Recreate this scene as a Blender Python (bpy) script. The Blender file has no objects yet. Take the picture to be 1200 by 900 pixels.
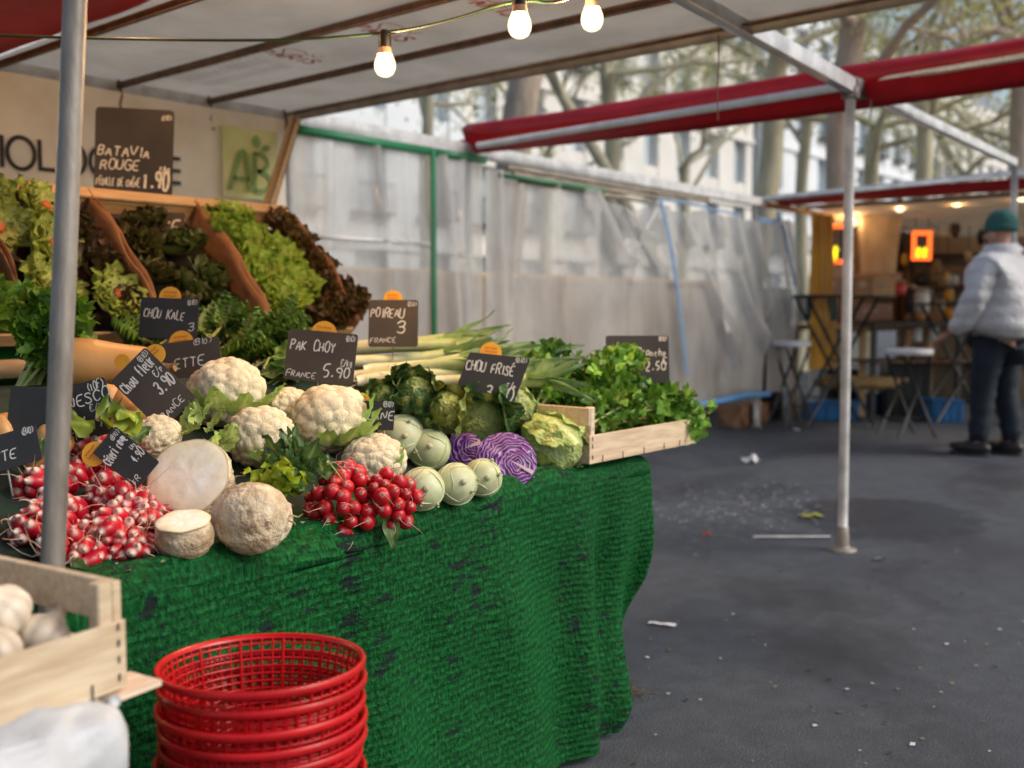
import bpy, math, random
import numpy as np
from mathutils import Vector, Matrix
random.seed(7); RNG = np.random.default_rng(7)
PI = math.pi
sc = bpy.context.scene
COL = sc.collection

# ------------------------------------------------------------------ camera and layout
CAMZ = 1.2
YAW = math.radians(40.1); PITCH = math.radians(-4.29)
FW = Vector((math.cos(YAW)*math.cos(PITCH), math.sin(YAW)*math.cos(PITCH), math.sin(PITCH)))
RT = Vector((math.sin(YAW), -math.cos(YAW), 0))
UP = RT.cross(FW)
C0 = Vector((0, 0, CAMZ))
def ray(px, py): return FW + RT*((px-600)/1200) + UP*((450-py)/1200)
def P(px, py, d): return C0 + ray(px, py)*d
def PV(px, py, v):
    r = ray(px, py); return C0 + r*(v/r.y)
def PU(px, py, u):
    r = ray(px, py); return C0 + r*(u/r.x)
def PZ(px, py, z):
    r = ray(px, py); return C0 + r*((z-CAMZ)/r.z)
CAMYAW = YAW - PI/2           # rotation whose local X is the camera's right
TZ = 0.76
def vf(u): return 1.52 + .069*(u-.93)
def H(u, v):                   # height of the display surface
    a = v - (vf(u)+.15)
    return TZ + .45*min(max(a, 0), .58)
def sit(px, py, rp, k=.92):
    d = 1.3
    while d < 4:
        p = P(px, py, d); r = rp*d/1200
        if p.z - r*k <= H(p.x, p.y): return p, r
        d += .004
    return P(px, py, 2.4), rp*2.4/1200

# ------------------------------------------------------------------ mesh building
class MB:
    def __init__(s): s.v=[]; s.f=[]; s.c=[]; s.m=[]; s.n=0
    def add(s, v, f, col=(1,1,1), m=0, M=None):
        v = np.asarray(v, float).reshape(-1,3)
        if M is not None:
            A = np.array(M); v = v @ A[:3,:3].T + A[:3,3]
        c = np.asarray(col, float)
        if c.ndim == 1: c = np.tile(c, (len(v),1))
        s.v.append(v); s.c.append(c)
        o = s.n
        s.f.extend([tuple(i+o for i in q) for q in f]); s.m.extend([m]*len(f))
        s.n += len(v); return s
    def build(s, name, mats, parent=None, smooth=True, loc=None, sharp=None):
        me = bpy.data.meshes.new(name)
        V = np.concatenate(s.v) if s.v else np.zeros((0,3))
        me.from_pydata(V.tolist(), [], s.f)
        if not isinstance(mats, (list,tuple)): mats=[mats]
        for m in mats: me.materials.append(m)
        me.polygons.foreach_set('material_index', s.m)
        me.polygons.foreach_set('use_smooth', [smooth]*len(s.f))
        a = me.color_attributes.new('Col','FLOAT_COLOR','POINT')
        cc = np.ones((len(V),4)); cc[:,:3] = np.concatenate(s.c)
        a.data.foreach_set('color', cc.ravel())
        me.update()
        if sharp: me.set_sharp_from_angle(angle=math.radians(sharp))
        o = bpy.data.objects.new(name, me); COL.objects.link(o)
        if parent is not None: o.parent = parent
        if loc is not None: o.location = loc
        return o

def gridf(nu, nv, wu=False, wv=False):
    f=[]
    for i in range(nu if wu else nu-1):
        for j in range(nv if wv else nv-1):
            a=i*nv+j; b=((i+1)%nu)*nv+j; c=((i+1)%nu)*nv+(j+1)%nv; d=i*nv+(j+1)%nv
            f.append((a,b,c,d))
    return f
def box(mb, c, s, M=None, col=(1,1,1), m=0, bev=0.0):
    x,y,z=[k/2 for k in s]; cx,cy,cz=c
    if bev<=0:
        v=[(cx+a*x,cy+b*y,cz+e*z) for a in(-1,1) for b in(-1,1) for e in(-1,1)]
        f=[(0,1,3,2),(4,6,7,5),(0,4,5,1),(2,3,7,6),(0,2,6,4),(1,5,7,3)]
    else:
        b_=min(bev,x*.9,y*.9,z*.9); v=[]; idx={}
        for a in(-1,1):
            for b in(-1,1):
                for e in(-1,1):
                    for k in range(3):
                        q=[a*x,b*y,e*z]
                        for t in range(3):
                            if t!=k: q[t]-= (a,b,e)[t]*b_
                        idx[(a,b,e,k)]=len(v); v.append((cx+q[0],cy+q[1],cz+q[2]))
        f=[]
        def F(k,sgn):
            o=[t for t in range(3) if t!=k]; r=[]
            for (p,q) in ((-1,-1),(1,-1),(1,1),(-1,1)):
                w=[0,0,0]; w[k]=sgn; w[o[0]]=p; w[o[1]]=q; r.append(idx[(w[0],w[1],w[2],k)])
            f.append(tuple(r))
        for k in range(3):
            for sg in(-1,1): F(k,sg)
        for k in range(3):
            o=[t for t in range(3) if t!=k]
            for p in(-1,1):
                for q in(-1,1):
                    r=[]
                    for e,kk in((-1,o[0]),(1,o[0]),(1,o[1]),(-1,o[1])):
                        w=[0,0,0]; w[k]=e; w[o[0]]=p; w[o[1]]=q; r.append(idx[(w[0],w[1],w[2],kk)])
                    f.append(tuple(r))
        for a in(-1,1):
            for b in(-1,1):
                for e in(-1,1): f.append((idx[(a,b,e,0)],idx[(a,b,e,1)],idx[(a,b,e,2)]))
    mb.add(v,f,col,m,M)
def tube(mb, pts, r, n=8, col=(1,1,1), m=0, M=None, cap=True):
    P_=np.array([tuple(p) for p in pts],float); k=len(P_)
    R=np.full(k,r,float) if np.isscalar(r) else np.asarray(r,float)
    T=np.gradient(P_,axis=0); T/=np.linalg.norm(T,axis=1)[:,None]+1e-12
    a=np.array([0,0,1.]) if abs(T[0,2])<.9 else np.array([1.,0,0])
    N=np.cross(T[0],a); N/=np.linalg.norm(N); V=[]
    th=np.arange(n)*2*PI/n
    for i in range(k):
        N=N-T[i]*N.dot(T[i]); N/=np.linalg.norm(N)+1e-12; B=np.cross(T[i],N)
        V.append(P_[i]+R[i]*(np.cos(th)[:,None]*N+np.sin(th)[:,None]*B))
    V=np.concatenate(V); f=gridf(k,n,False,True)
    if cap: f=f+[tuple(range(n))[::-1], tuple((k-1)*n+i for i in range(n))]
    c=np.asarray(col,float)
    if c.ndim==2 and len(c)==k: c=np.repeat(c,n,axis=0)
    mb.add(V,f,c,m,M)
def lathe(mb, prof, n=24, col=(1,1,1), m=0, M=None):
    th=np.arange(n)*2*PI/n; pr=np.array(prof,float); k=len(pr)
    V=np.stack([pr[:,0][:,None]*np.cos(th),pr[:,0][:,None]*np.sin(th),np.repeat(pr[:,1][:,None],n,1)],-1).reshape(-1,3)
    c=np.asarray(col,float)
    if c.ndim==2: c=np.repeat(c,n,axis=0)
    mb.add(V,[q[::-1] for q in gridf(k,n,False,True)],c,m,M)
_ico={}
def ico(sub):
    if sub not in _ico:
        import bmesh
        bm=bmesh.new(); bmesh.ops.create_icosphere(bm,subdivisions=sub,radius=1)
        bm.verts.ensure_lookup_table()
        _ico[sub]=(np.array([v.co[:] for v in bm.verts]),[tuple(v.index for v in f.verts) for f in bm.faces]); bm.free()
    return _ico[sub]
def vnoise(p, sc_=1., seed=0):        # cheap smooth noise on Nx3 points, about -1..1
    r=np.random.default_rng(seed); o=np.zeros(len(p))
    for k in range(7):
        w=r.normal(size=3)*sc_*(1+.35*k); o+=np.sin(p@w+r.uniform(0,6.28))/(1+.25*k)
    return o/3.2

def T_(loc=(0,0,0), rx=0, ry=0, rz=0, s=1):
    m = Matrix.Translation(Vector(loc)) @ Matrix.Rotation(rz,4,'Z') @ Matrix.Rotation(ry,4,'Y') @ Matrix.Rotation(rx,4,'X')
    return m @ Matrix.Scale(s,4)

# ------------------------------------------------------------------ objects, labels
def tag(o, label=None, cat=None, group=None, kind=None):
    if label: o['label']=label
    if cat: o['category']=cat
    if group: o['group']=group
    if kind: o['kind']=kind
    return o
def thing(name, label, cat, loc=(0,0,0), rot=(0,0,0), group=None, M=None):
    o=bpy.data.objects.new(name,None); COL.objects.link(o); o.empty_display_size=.05
    if M is not None: o.matrix_world=M
    else: o.location=loc; o.rotation_euler=rot
    return tag(o,label,cat,group)
KIDS={}
def kids(o): return [c for c in bpy.data.objects if c.parent==o]
def copy_tree(src, parent=None, memo=None):
    c=src.copy(); COL.objects.link(c)
    if parent is not None: c.parent=parent
    for k in kids(src): copy_tree(k,c)
    return c
def dup(src, M, label=None, group=None):
    c=copy_tree(src); c.matrix_world=M
    if label: c['label']=label
    if group: c['group']=group
    return c

# ------------------------------------------------------------------ materials
def ramp(nt, fac, stops):
    n=nt.nodes.new('ShaderNodeValToRGB'); e=n.color_ramp.elements
    while len(e)>1: e.remove(e[-1])
    e[0].position=stops[0][0]; e[0].color=(*stops[0][1],1)
    for p,c in stops[1:]:
        q=e.new(p); q.color=(*c,1)
    nt.links.new(fac,n.inputs[0]); return n.outputs[0]
def mixc(nt,a,b,f,mode='MIX'):
    n=nt.nodes.new('ShaderNodeMix'); n.data_type='RGBA'; n.blend_type=mode
    for s,val in ((n.inputs[0],f),(n.inputs[6],a),(n.inputs[7],b)):
        if isinstance(val,(int,float)): s.default_value=val
        elif isinstance(val,tuple): s.default_value=(*val,1)
        else: nt.links.new(val,s)
    return n.outputs[2]
def coords(nt, scale=(1,1,1), world=False):
    if world: src=nt.nodes.new('ShaderNodeNewGeometry').outputs['Position']
    else:
        t=nt.nodes.new('ShaderNodeTexCoord'); oi=nt.nodes.new('ShaderNodeObjectInfo')
        a=nt.nodes.new('ShaderNodeVectorMath'); a.operation='MULTIPLY_ADD'
        nt.links.new(oi.outputs['Random'],a.inputs[0]); a.inputs[1].default_value=(13,7,19)
        nt.links.new(t.outputs['Object'],a.inputs[2]); src=a.outputs[0]
    m=nt.nodes.new('ShaderNodeMapping'); m.inputs['Scale'].default_value=scale
    nt.links.new(src,m.inputs[0]); return m.outputs[0]
def noise_(nt, vec, scale, detail=5, rough=.6, dist=0):
    n=nt.nodes.new('ShaderNodeTexNoise'); n.inputs['Scale'].default_value=scale; n.inputs['Detail'].default_value=detail
    n.inputs['Roughness'].default_value=rough; n.inputs['Distortion'].default_value=dist
    nt.links.new(vec,n.inputs['Vector']); return n.outputs[0]
def math_(nt,op,a,b=0,c=None,clamp=False):
    n=nt.nodes.new('ShaderNodeMath'); n.operation=op; n.use_clamp=clamp
    for s,val in zip(n.inputs,(a,b,c)):
        if val is None: continue
        if isinstance(val,(int,float)): s.default_value=val
        else: nt.links.new(val,s)
    return n.outputs[0]
def newmat(name):
    m=bpy.data.materials.new(name); m.use_nodes=True; nt=m.node_tree
    return m,nt,nt.nodes['Principled BSDF']
def bump_(nt,b,h,strength=.3,dist=.01):
    n=nt.nodes.new('ShaderNodeBump'); n.inputs['Strength'].default_value=strength; n.inputs['Distance'].default_value=dist
    nt.links.new(h,n.inputs['Height']); nt.links.new(n.outputs[0],b.inputs['Normal']); return n
def mat(name, c1, c2=None, rough=.6, ns=6, stretch=(1,1,1), bump=0, bs=60, bd=.004, metal=0, sss=0, transl=0, vcol=False,
        spec=.5, lo=.35, hi=.65, world=False, coat=0, rvar=0, voro=False, sheen=0):
    m,nt,b=newmat(name); vec=coords(nt,stretch,world)
    c2=c2 or tuple(k*.75 for k in c1)
    n=noise_(nt,vec,ns)
    col=ramp(nt,n,[(lo,c2),(hi,c1)])
    if vcol:
        a=nt.nodes.new('ShaderNodeAttribute'); a.attribute_name='Col'
        col=mixc(nt,col,a.outputs['Color'],1.0,'MULTIPLY')
    nt.links.new(col,b.inputs['Base Color'])
    b.inputs['Roughness'].default_value=rough; b.inputs['Metallic'].default_value=metal
    b.inputs['Specular IOR Level'].default_value=spec; b.inputs['Coat Weight'].default_value=coat
    b.inputs['Coat Roughness'].default_value=.15
    if rvar: 
        r=math_(nt,'MULTIPLY_ADD',n,rvar,rough-rvar/2); nt.links.new(r,b.inputs['Roughness'])
    if sheen: b.inputs['Sheen Weight'].default_value=sheen
    if sss:
        b.inputs['Subsurface Weight'].default_value=sss; b.inputs['Subsurface Radius'].default_value=(.6,.5,.3); b.inputs['Subsurface Scale'].default_value=.012
    if bump:
        if voro:
            h=nt.nodes.new('ShaderNodeTexVoronoi'); h.inputs['Scale'].default_value=bs; nt.links.new(vec,h.inputs['Vector']); h=h.outputs[0]
        else: h=noise_(nt,vec,bs,4)
        bump_(nt,b,h,bump,bd)
    if transl:
        t=nt.nodes.new('ShaderNodeBsdfTranslucent'); nt.links.new(col,t.inputs[0])
        x=nt.nodes.new('ShaderNodeMixShader'); x.inputs[0].default_value=transl
        nt.links.new(b.outputs[0],x.inputs[1]); nt.links.new(t.outputs[0],x.inputs[2])
        nt.links.new(x.outputs[0],nt.nodes['Material Output'].inputs[0])
    return m
def emit(name,col,s):
    m,nt,b=newmat(name); b.inputs['Base Color'].default_value=(*col,1)
    b.inputs['Emission Color'].default_value=(*col,1); b.inputs['Emission Strength'].default_value=s; return m

W=(1,1,1)
m_leaf=mat('leafy_green',(1.5,1.5,1.4),(.95,1.0,.8),.42,ns=30,vcol=True,transl=.3,bump=.25,bs=90,bd=.003,spec=.4)
m_savoy=mat('savoy_leaf',(1.5,1.45,1.4),(.85,.9,.8),.5,ns=35,vcol=True,transl=.15,bump=.9,bs=110,bd=.004,voro=True,spec=.4)
m_veg=mat('vegetable_skin',W,(.82,.8,.72),.45,ns=18,vcol=True,sss=.15,bump=.15,bs=90,bd=.002)
m_radish=mat('radish_skin',W,(.85,.8,.8),.36,ns=40,vcol=True,sss=0,bump=.1,bs=120,bd=.001,spec=.45,rvar=.2)
m_curd=mat('cauliflower_curd',(.86,.78,.58),(.70,.60,.40),.7,ns=14,sss=.3,bump=.85,bs=230,bd=.004,lo=.3,hi=.7,vcol=True)
m_celer=mat('celeriac_skin',(.80,.68,.48),(.38,.24,.12),.75,ns=22,bump=.9,bs=55,bd=.012,lo=.3,hi=.62,vcol=True)
m_cut,nt_,b_0=newmat('celeriac_flesh'); v_=coords(nt_); n_=noise_(nt_,v_,14,5,.6,.5); n2_=noise_(nt_,v_,55,4)
c_=ramp(nt_,n_,[(.30,(.92,.82,.60)),(.5,(1,.95,.80)),(.7,(1,.98,.90))]); c_=mixc(nt_,c_,ramp(nt_,n2_,[(.35,(.92,.89,.84)),(.6,(1,1,1))]),1.,'MULTIPLY'); at_=nt_.nodes.new('ShaderNodeAttribute'); at_.attribute_name='Col'; c_=mixc(nt_,c_,at_.outputs['Color'],1.,'MULTIPLY')
nt_.links.new(c_,b_0.inputs['Base Color']); b_0.inputs['Roughness'].default_value=.5; bump_(nt_,b_0,n2_,.25,.003)
m_squash=mat('squash_skin',(.66,.36,.13),(.55,.27,.08),.42,ns=5,bump=.12,bs=40,bd=.003,vcol=True)
m_slate=mat('slate_board',(.022,.021,.02),(.035,.032,.03),.5,ns=6,bump=.1,bs=140,bd=.001,rvar=.3)
m_slatebrown=mat('dusty_slate_board',(.075,.057,.042),(.05,.038,.029),.6,ns=6,bump=.1,bs=140,bd=.001,rvar=.3)
m_chalk=mat('chalk_ink',(.72,.7,.66),(.4,.39,.36),.9,ns=120,lo=.3,hi=.5)
m_tag=mat('yellow_card',(.85,.42,.03),(.75,.33,.02),.5,ns=10)
m_tagink=mat('orange_ink',(.6,.07,.01),None,.6)
m_wood=mat('pale_crate_wood',(.74,.60,.45),(.55,.40,.27),.65,ns=9,stretch=(1,9,9),bump=.3,bs=60,bd=.002,vcol=True)
m_woodv=mat('honey_crate_wood',(.64,.44,.25),(.50,.32,.16),.6,ns=9,stretch=(1,6,6),bump=.3,bs=50,bd=.002,vcol=True)
m_kraft=mat('brown_kraft_board',(.33,.17,.08),(.19,.09,.04),.65,ns=9,bump=.6,bs=22,bd=.01)
m_steel=mat('galvanised_pole',(.34,.31,.28),(.17,.15,.13),.5,ns=16,stretch=(1,1,.3),bump=.6,bs=60,bd=.003,metal=.3,rvar=.4,world=True)
m_alu=mat('aluminium_beam',(.66,.66,.66),(.42,.42,.42),.42,ns=8,bump=.15,bs=50,bd=.002,metal=.15,rvar=.3)
m_rust=mat('rusty_rafter',(.17,.085,.045),(.07,.04,.025),.6,ns=14,bump=.2,bs=60,bd=.002,metal=.3)
m_black=mat('black_plastic',(.018,.018,.02),None,.4)
m_redplastic=mat('red_plastic',(.60,.006,.010),(.42,.003,.006),.3,ns=8,spec=.5,bump=.08,bs=60,bd=.002,rvar=.25)
m_redtarp=mat('red_tarpaulin',(.58,.010,.016),(.42,.008,.012),.32,ns=5,bump=.35,bs=9,bd=.02,transl=.25)
m_garlic=mat('garlic_skin',W,(.78,.72,.66),.4,ns=12,vcol=True,sss=.1,bump=.3,bs=30,bd=.003)

m_grey=mat('grey_painted_tube',(.62,.64,.66),(.45,.46,.48),.4,ns=8,bump=.1,bs=40,bd=.002)

m_batten=mat('weathered_batten',(.30,.26,.20),(.16,.13,.10),.8,ns=8)
# ------------------------------------------------------------------ stroke lettering
SF={'A':"00 26 40;12 32",'B':"00 06 36 45 33 03;33 42 30 00",'C':"45 36 16 04 02 10 30 41",'D':"00 06 26 44 42 20 00",'E':"46 06 00 40;03 33",
'F':"46 06 00;03 33",'G':"45 36 16 04 02 10 30 41 43 23",'H':"00 06;40 46;03 43",'I':"20 26",'J':"36 31 20 10 01",'K':"00 06;46 03 40",'L':"06 00 40",
'M':"00 06 23 46 40",'N':"00 06 40 46",'O':"16 04 02 10 30 42 44 36 16",'P':"00 06 36 45 33 03",'Q':"16 04 02 10 30 42 44 36 16;22 40",'R':"00 06 36 45 33 03;23 40",
'S':"45 36 16 05 14 33 41 30 10 01",'T':"06 46;26 20",'U':"06 01 10 30 41 46",'V':"06 20 46",'W':"06 10 23 30 46",'X':"00 46;06 40",'Y':"06 23 46;23 20",'Z':"06 46 00 40",
'0':"16 04 02 10 30 42 44 36 16",'1':"14 26 20",'2':"05 16 36 44 00 40",'3':"05 26 45 33 13;33 42 30 10 01",'4':"36 02 42;34 30",'5':"46 16 03 33 42 30 10",'6':"36 14 02 10 30 42 33 13",
'7':"06 46 10",'8':"23 15 26 35 23 11 20 31 23",'9':"43 13 05 26 45 43 30",',':"21 10",'/':"00 46",'(':"36 14 12 30",')':"16 34 32 10",'-':"13 33",'.':"20 21",
'€':"45 36 16 04 02 10 30 41;04 24;03 23",'É':"46 06 00 40;03 33;17 38",'Ê':"46 06 00 40;03 33;17 28 37",'c':"33 14 02 10 30",'h':"00 06;03 24 33 30",'o':"14 02 10 30 42 34 14",'u':"04 01 10 30;34 30",
'f':"36 26 15 10;03 33",'r':"00 04;03 24 34",'i':"10 14;15 16",'s':"34 14 03 32 30 10 00",'e':"02 32 33 24 04 02 10 30",'k':"00 06;34 02 30",'g':"34 14 02 11 31;34 30 2A 0A",'l':"10 16",
'p':"04 00;03 24 33 22 02",'n':"00 04;03 24 33 30",'a':"34 14 02 10 31;34 30",'é':"02 32 33 24 04 02 10 30;15 36",'è':"02 32 33 24 04 02 10 30;26 35",'b':"06 00 30 32 23 03",'v':"04 20 44",'t':"16 11 20 30;04 34"}
def ribbon(mb, pts, w, nrm, m=0, col=(1,1,1)):
    p=np.array(pts,float); 
    if len(p)<2: return
    t=np.gradient(p,axis=0); t/=np.linalg.norm(t,axis=1)[:,None]+1e-9
    s=np.cross(np.asarray(nrm,float),t); s/=np.linalg.norm(s,axis=1)[:,None]+1e-9
    mb.add(np.concatenate([p-s*w/2,p+s*w/2]),[(i,i+1,len(p)+i+1,len(p)+i) for i in range(len(p)-1)],col,m)
def smooth_line(q, k=2):
    q=np.array(q,float)
    for _ in range(k):
        if len(q)<3: break
        a=q[:-1]*.75+q[1:]*.25; b=q[:-1]*.25+q[1:]*.75
        n=np.empty((2*len(a),q.shape[1])); n[0::2]=a; n[1::2]=b
        q=np.concatenate([q[:1],n[1:-1],q[-1:]])
    return q
def write(mb, text, org, X, U, size, w=.1, jit=.25, adv=1.35, m=0, fit=None):
    """strokes in the plane spanned by X (reading direction) and U (up); size is the capital height"""
    tot=sum(.9 if ch==' ' else (.45 if ch in "I,.('l)i" else .62)*adv for ch in text)*size
    org=np.array(org,float); X=np.array(X,float)*(1 if not fit or tot<fit else fit/tot); U=np.array(U,float); N=np.cross(X,U); N/=np.linalg.norm(N); x=0; k=0
    for ch in text:
        if ch==' ': x+=.9; continue
        g=SF.get(ch) or SF.get(ch.upper())
        if g is None: x+=.8; continue
        js=1+random.uniform(-.15,.15)*jit*2; dy=random.uniform(-.1,.1)*jit; sk=.12
        for st in g.split(';'):
            pts=[]
            for pr in st.split():
                a=int(pr[0])/4*.62; b=(-1 if pr[1]=='A' else int(pr[1]))/6
                pts.append((a+random.uniform(-.07,.07)*jit,b+random.uniform(-.07,.07)*jit))
            q=smooth_line(pts,2 if jit else 0)
            L=[org+(X*(x+(a+sk*b)*js)+U*(b*js+dy))*size+N*(.0002+k*.00002) for a,b in q]
            ribbon(mb,L,w*size,N,m); k+=1
        x+=(.45 if ch in "I,.('l)i" else .62)*adv
    return x*size

# ------------------------------------------------------------------ leaves
def leaf(mb, M, L=.2, Wd=.1, th0=0, curl=.6, cup=.3, ruf=.012, fr=9, nu=9, nv=7, cb=(.3,.45,.12), ct=(.08,.2,.03), cr=(.5,.6,.3), base=.18, tip=1.0, rng=RNG, m=0, pw=.7, blister=0):
    t=np.linspace(0,1,nu); s=np.linspace(-1,1,nv)
    ang=th0+curl*t; dy=np.cos(ang)*L/(nu-1); dz=np.sin(ang)*L/(nu-1)
    y=np.concatenate([[0],np.cumsum(dy[:-1])]); z=np.concatenate([[0],np.cumsum(dz[:-1])])
    wt=(np.sin(PI*np.clip(t**pw,0,1)*.985+.02))**.8*(1-.0*t)*tip
    wt=np.maximum(wt, base*(1-t)); wt=wt*Wd/2
    ph=rng.uniform(0,6.28,3)
    S,Tt=np.meshgrid(s,t); Wt=wt[:,None]*(1+.08*np.sin(fr*1.7*Tt+ph[2])*abs(S))
    X=S*Wt
    h=cup*abs(S)**1.6*wt[:,None] + ruf*abs(S)**1.5*np.sin(fr*Tt*PI+ph[0]+S)*(Tt>.05) + ruf*.4*np.sin(fr*.6*Tt*PI*1.7+S*3+ph[1])
    if blister: h=h+blister*rng.normal(size=h.shape)
    A=ang[:,None]
    Y=y[:,None]-np.sin(A)*h; Z=z[:,None]+np.cos(A)*h
    v=np.stack([X,Y,Z],-1).reshape(-1,3)
    f1=np.clip(Tt*1.15,0,1)[...,None]*np.ones(3); col=np.array(cb)*(1-f1)+np.array(ct)*f1
    rb=(np.exp(-(S/.16)**2)*(1-Tt*.75))[...,None]; col=col*(1-rb)+np.array(cr)*rb
    col=col*rng.uniform(.8,1.2)
    mb.add(v,gridf(nu,nv),col.reshape(-1,3),m,M)
def lobed(mb, M, R=.03, lob=5, col=(.1,.25,.04), rng=RNG, m=0, cup=.25, depth=.35):
    n=lob*4; th=np.linspace(-2.5,2.5,n+1)
    r=R*(1-.25*abs(th)/2.5)*(1-depth*.5+depth*.5*np.cos(th*lob*1.25))*rng.uniform(.9,1.1,n+1)
    x=r*np.sin(th); y=r*np.cos(th)+R*.2; z=cup*r*np.abs(np.sin(th*2))*rng.uniform(-.6,1.2)
    xm=x*.5; ym=y*.5; zm=z*.2+R*.06*rng.normal(size=n+1)
    v=np.concatenate([[[0,0,0]],np.stack([xm,ym,zm],1),np.stack([x,y,z-r*r*4],1)])
    f=[(0,i+1,i+2) for i in range(n)]+[(1+i,n+2+i,n+3+i,i+2) for i in range(n)]
    c=np.tile(np.array(col)*rng.uniform(.7,1.35),(len(v),1)); c[0]*=1.6; c[n+2:]*=.85
    mb.add(v,f,c,m,M)
def rrot(rng=RNG, s=1): return Matrix.Rotation(rng.uniform(-s,s),4,'X')@Matrix.Rotation(rng.uniform(-s,s),4,'Y')@Matrix.Rotation(rng.uniform(-s,s),4,'Z')
def align(d, roll=0):
    q=Vector(d).normalized().to_track_quat('Z','Y').to_matrix().to_4x4(); return q@Matrix.Rotation(roll,4,'Z')

def head_lettuce(rng, R=.13, n=34, cb=(.45,.5,.2), ct=(.2,.3,.05), cr=(.6,.6,.4), ruf=.014, fr=9, wd=.75, up=1.15, cup=.35, pw=.6):
    mb=MB()
    for k in range(n):
        q=k/(n-1); az=k*2.39996+rng.uniform(-.2,.2); inc=.1+up*q**.8
        Lk=R*(1.08-.45*q)*rng.uniform(.9,1.1)
        M=Matrix.Rotation(az,4,'Z')@Matrix.Translation((0,.012*(1-q),.02*q*R/.13))
        leaf(mb,M,Lk,Lk*wd*1.3,inc,.9-1.2*q,cup,ruf*(R/.13),fr,9,9,cb,tuple(np.array(ct)*(1-.3*q)+np.array(cb)*.3*q),cr,rng=rng,pw=pw)
    return mb

def shell(mb,r,c,tip,ext,lift=1.02,flare=.2,ruf=.05,fr=9,col=(.2,.3,.08),rib=(.45,.52,.25),edge=(.06,.14,.04),n=26,rng=RNG,bl=.02,m=0,squash=1.):
    """a wrapped cabbage leaf: a patch of a sphere around direction c, veins fanning from its base towards tip, rim flared outwards"""
    c=np.array(c,float); c/=np.linalg.norm(c); tip=np.array(tip,float); tip=tip-c*tip.dot(c); tip/=np.linalg.norm(tip); sd=np.cross(c,tip)
    q=np.linspace(-1,1,n); S,Tt=np.meshgrid(q,q,indexing='ij')
    sq=np.sqrt(1-Tt**2/2)*S; tq=np.sqrt(1-S**2/2)*Tt; rho=np.sqrt(sq**2+tq**2); phi=np.arctan2(sq,tq)
    ph=rng.uniform(0,6.28,3); ex=ext*(1+.06*np.sin(phi*5+ph[0])+.04*np.sin(phi*11+ph[1]))
    an=rho*ex; dn=np.cos(an)[...,None]*c+np.sin(an)[...,None]*(np.sin(phi)[...,None]*sd+np.cos(phi)[...,None]*tip)
    bx=sq; by=tq+1.05; va=np.arctan2(bx,by); vl=np.sqrt(bx**2+by**2)
    vn=np.exp(-(va/.05)**2)+.75*np.exp(-(np.sin(va*7+.6*np.sin(vl*3)))**2/.03)*np.clip(vl,0,1)+.5*np.exp(-(np.sin(vl*9+3*abs(va)))**2/.05)*(vl>.3)
    vn=np.clip(vn,0,1)
    rr=lift+flare*np.clip(rho-.45,0,1)**1.6*2.2+ruf*np.sin(fr*phi+ph[2])*rho**3+bl*(1-vn)*(.6+.6*np.abs(vnoise(dn.reshape(-1,3),16,int(ph[0]*99)).reshape(rho.shape)))
    v=dn*rr[...,None]*r; v[...,2]*=squash
    k=np.clip(rho,0,1)[...,None]**2; cc=np.array(col)*(1-k)+np.array(edge)*k; cc=cc*(1-.75*vn[...,None])+np.array(rib)*.75*vn[...,None]; cc=cc*rng.uniform(.88,1.12)
    mb.add(v.reshape(-1,3),gridf(n,n),cc.reshape(-1,3),m)
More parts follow.
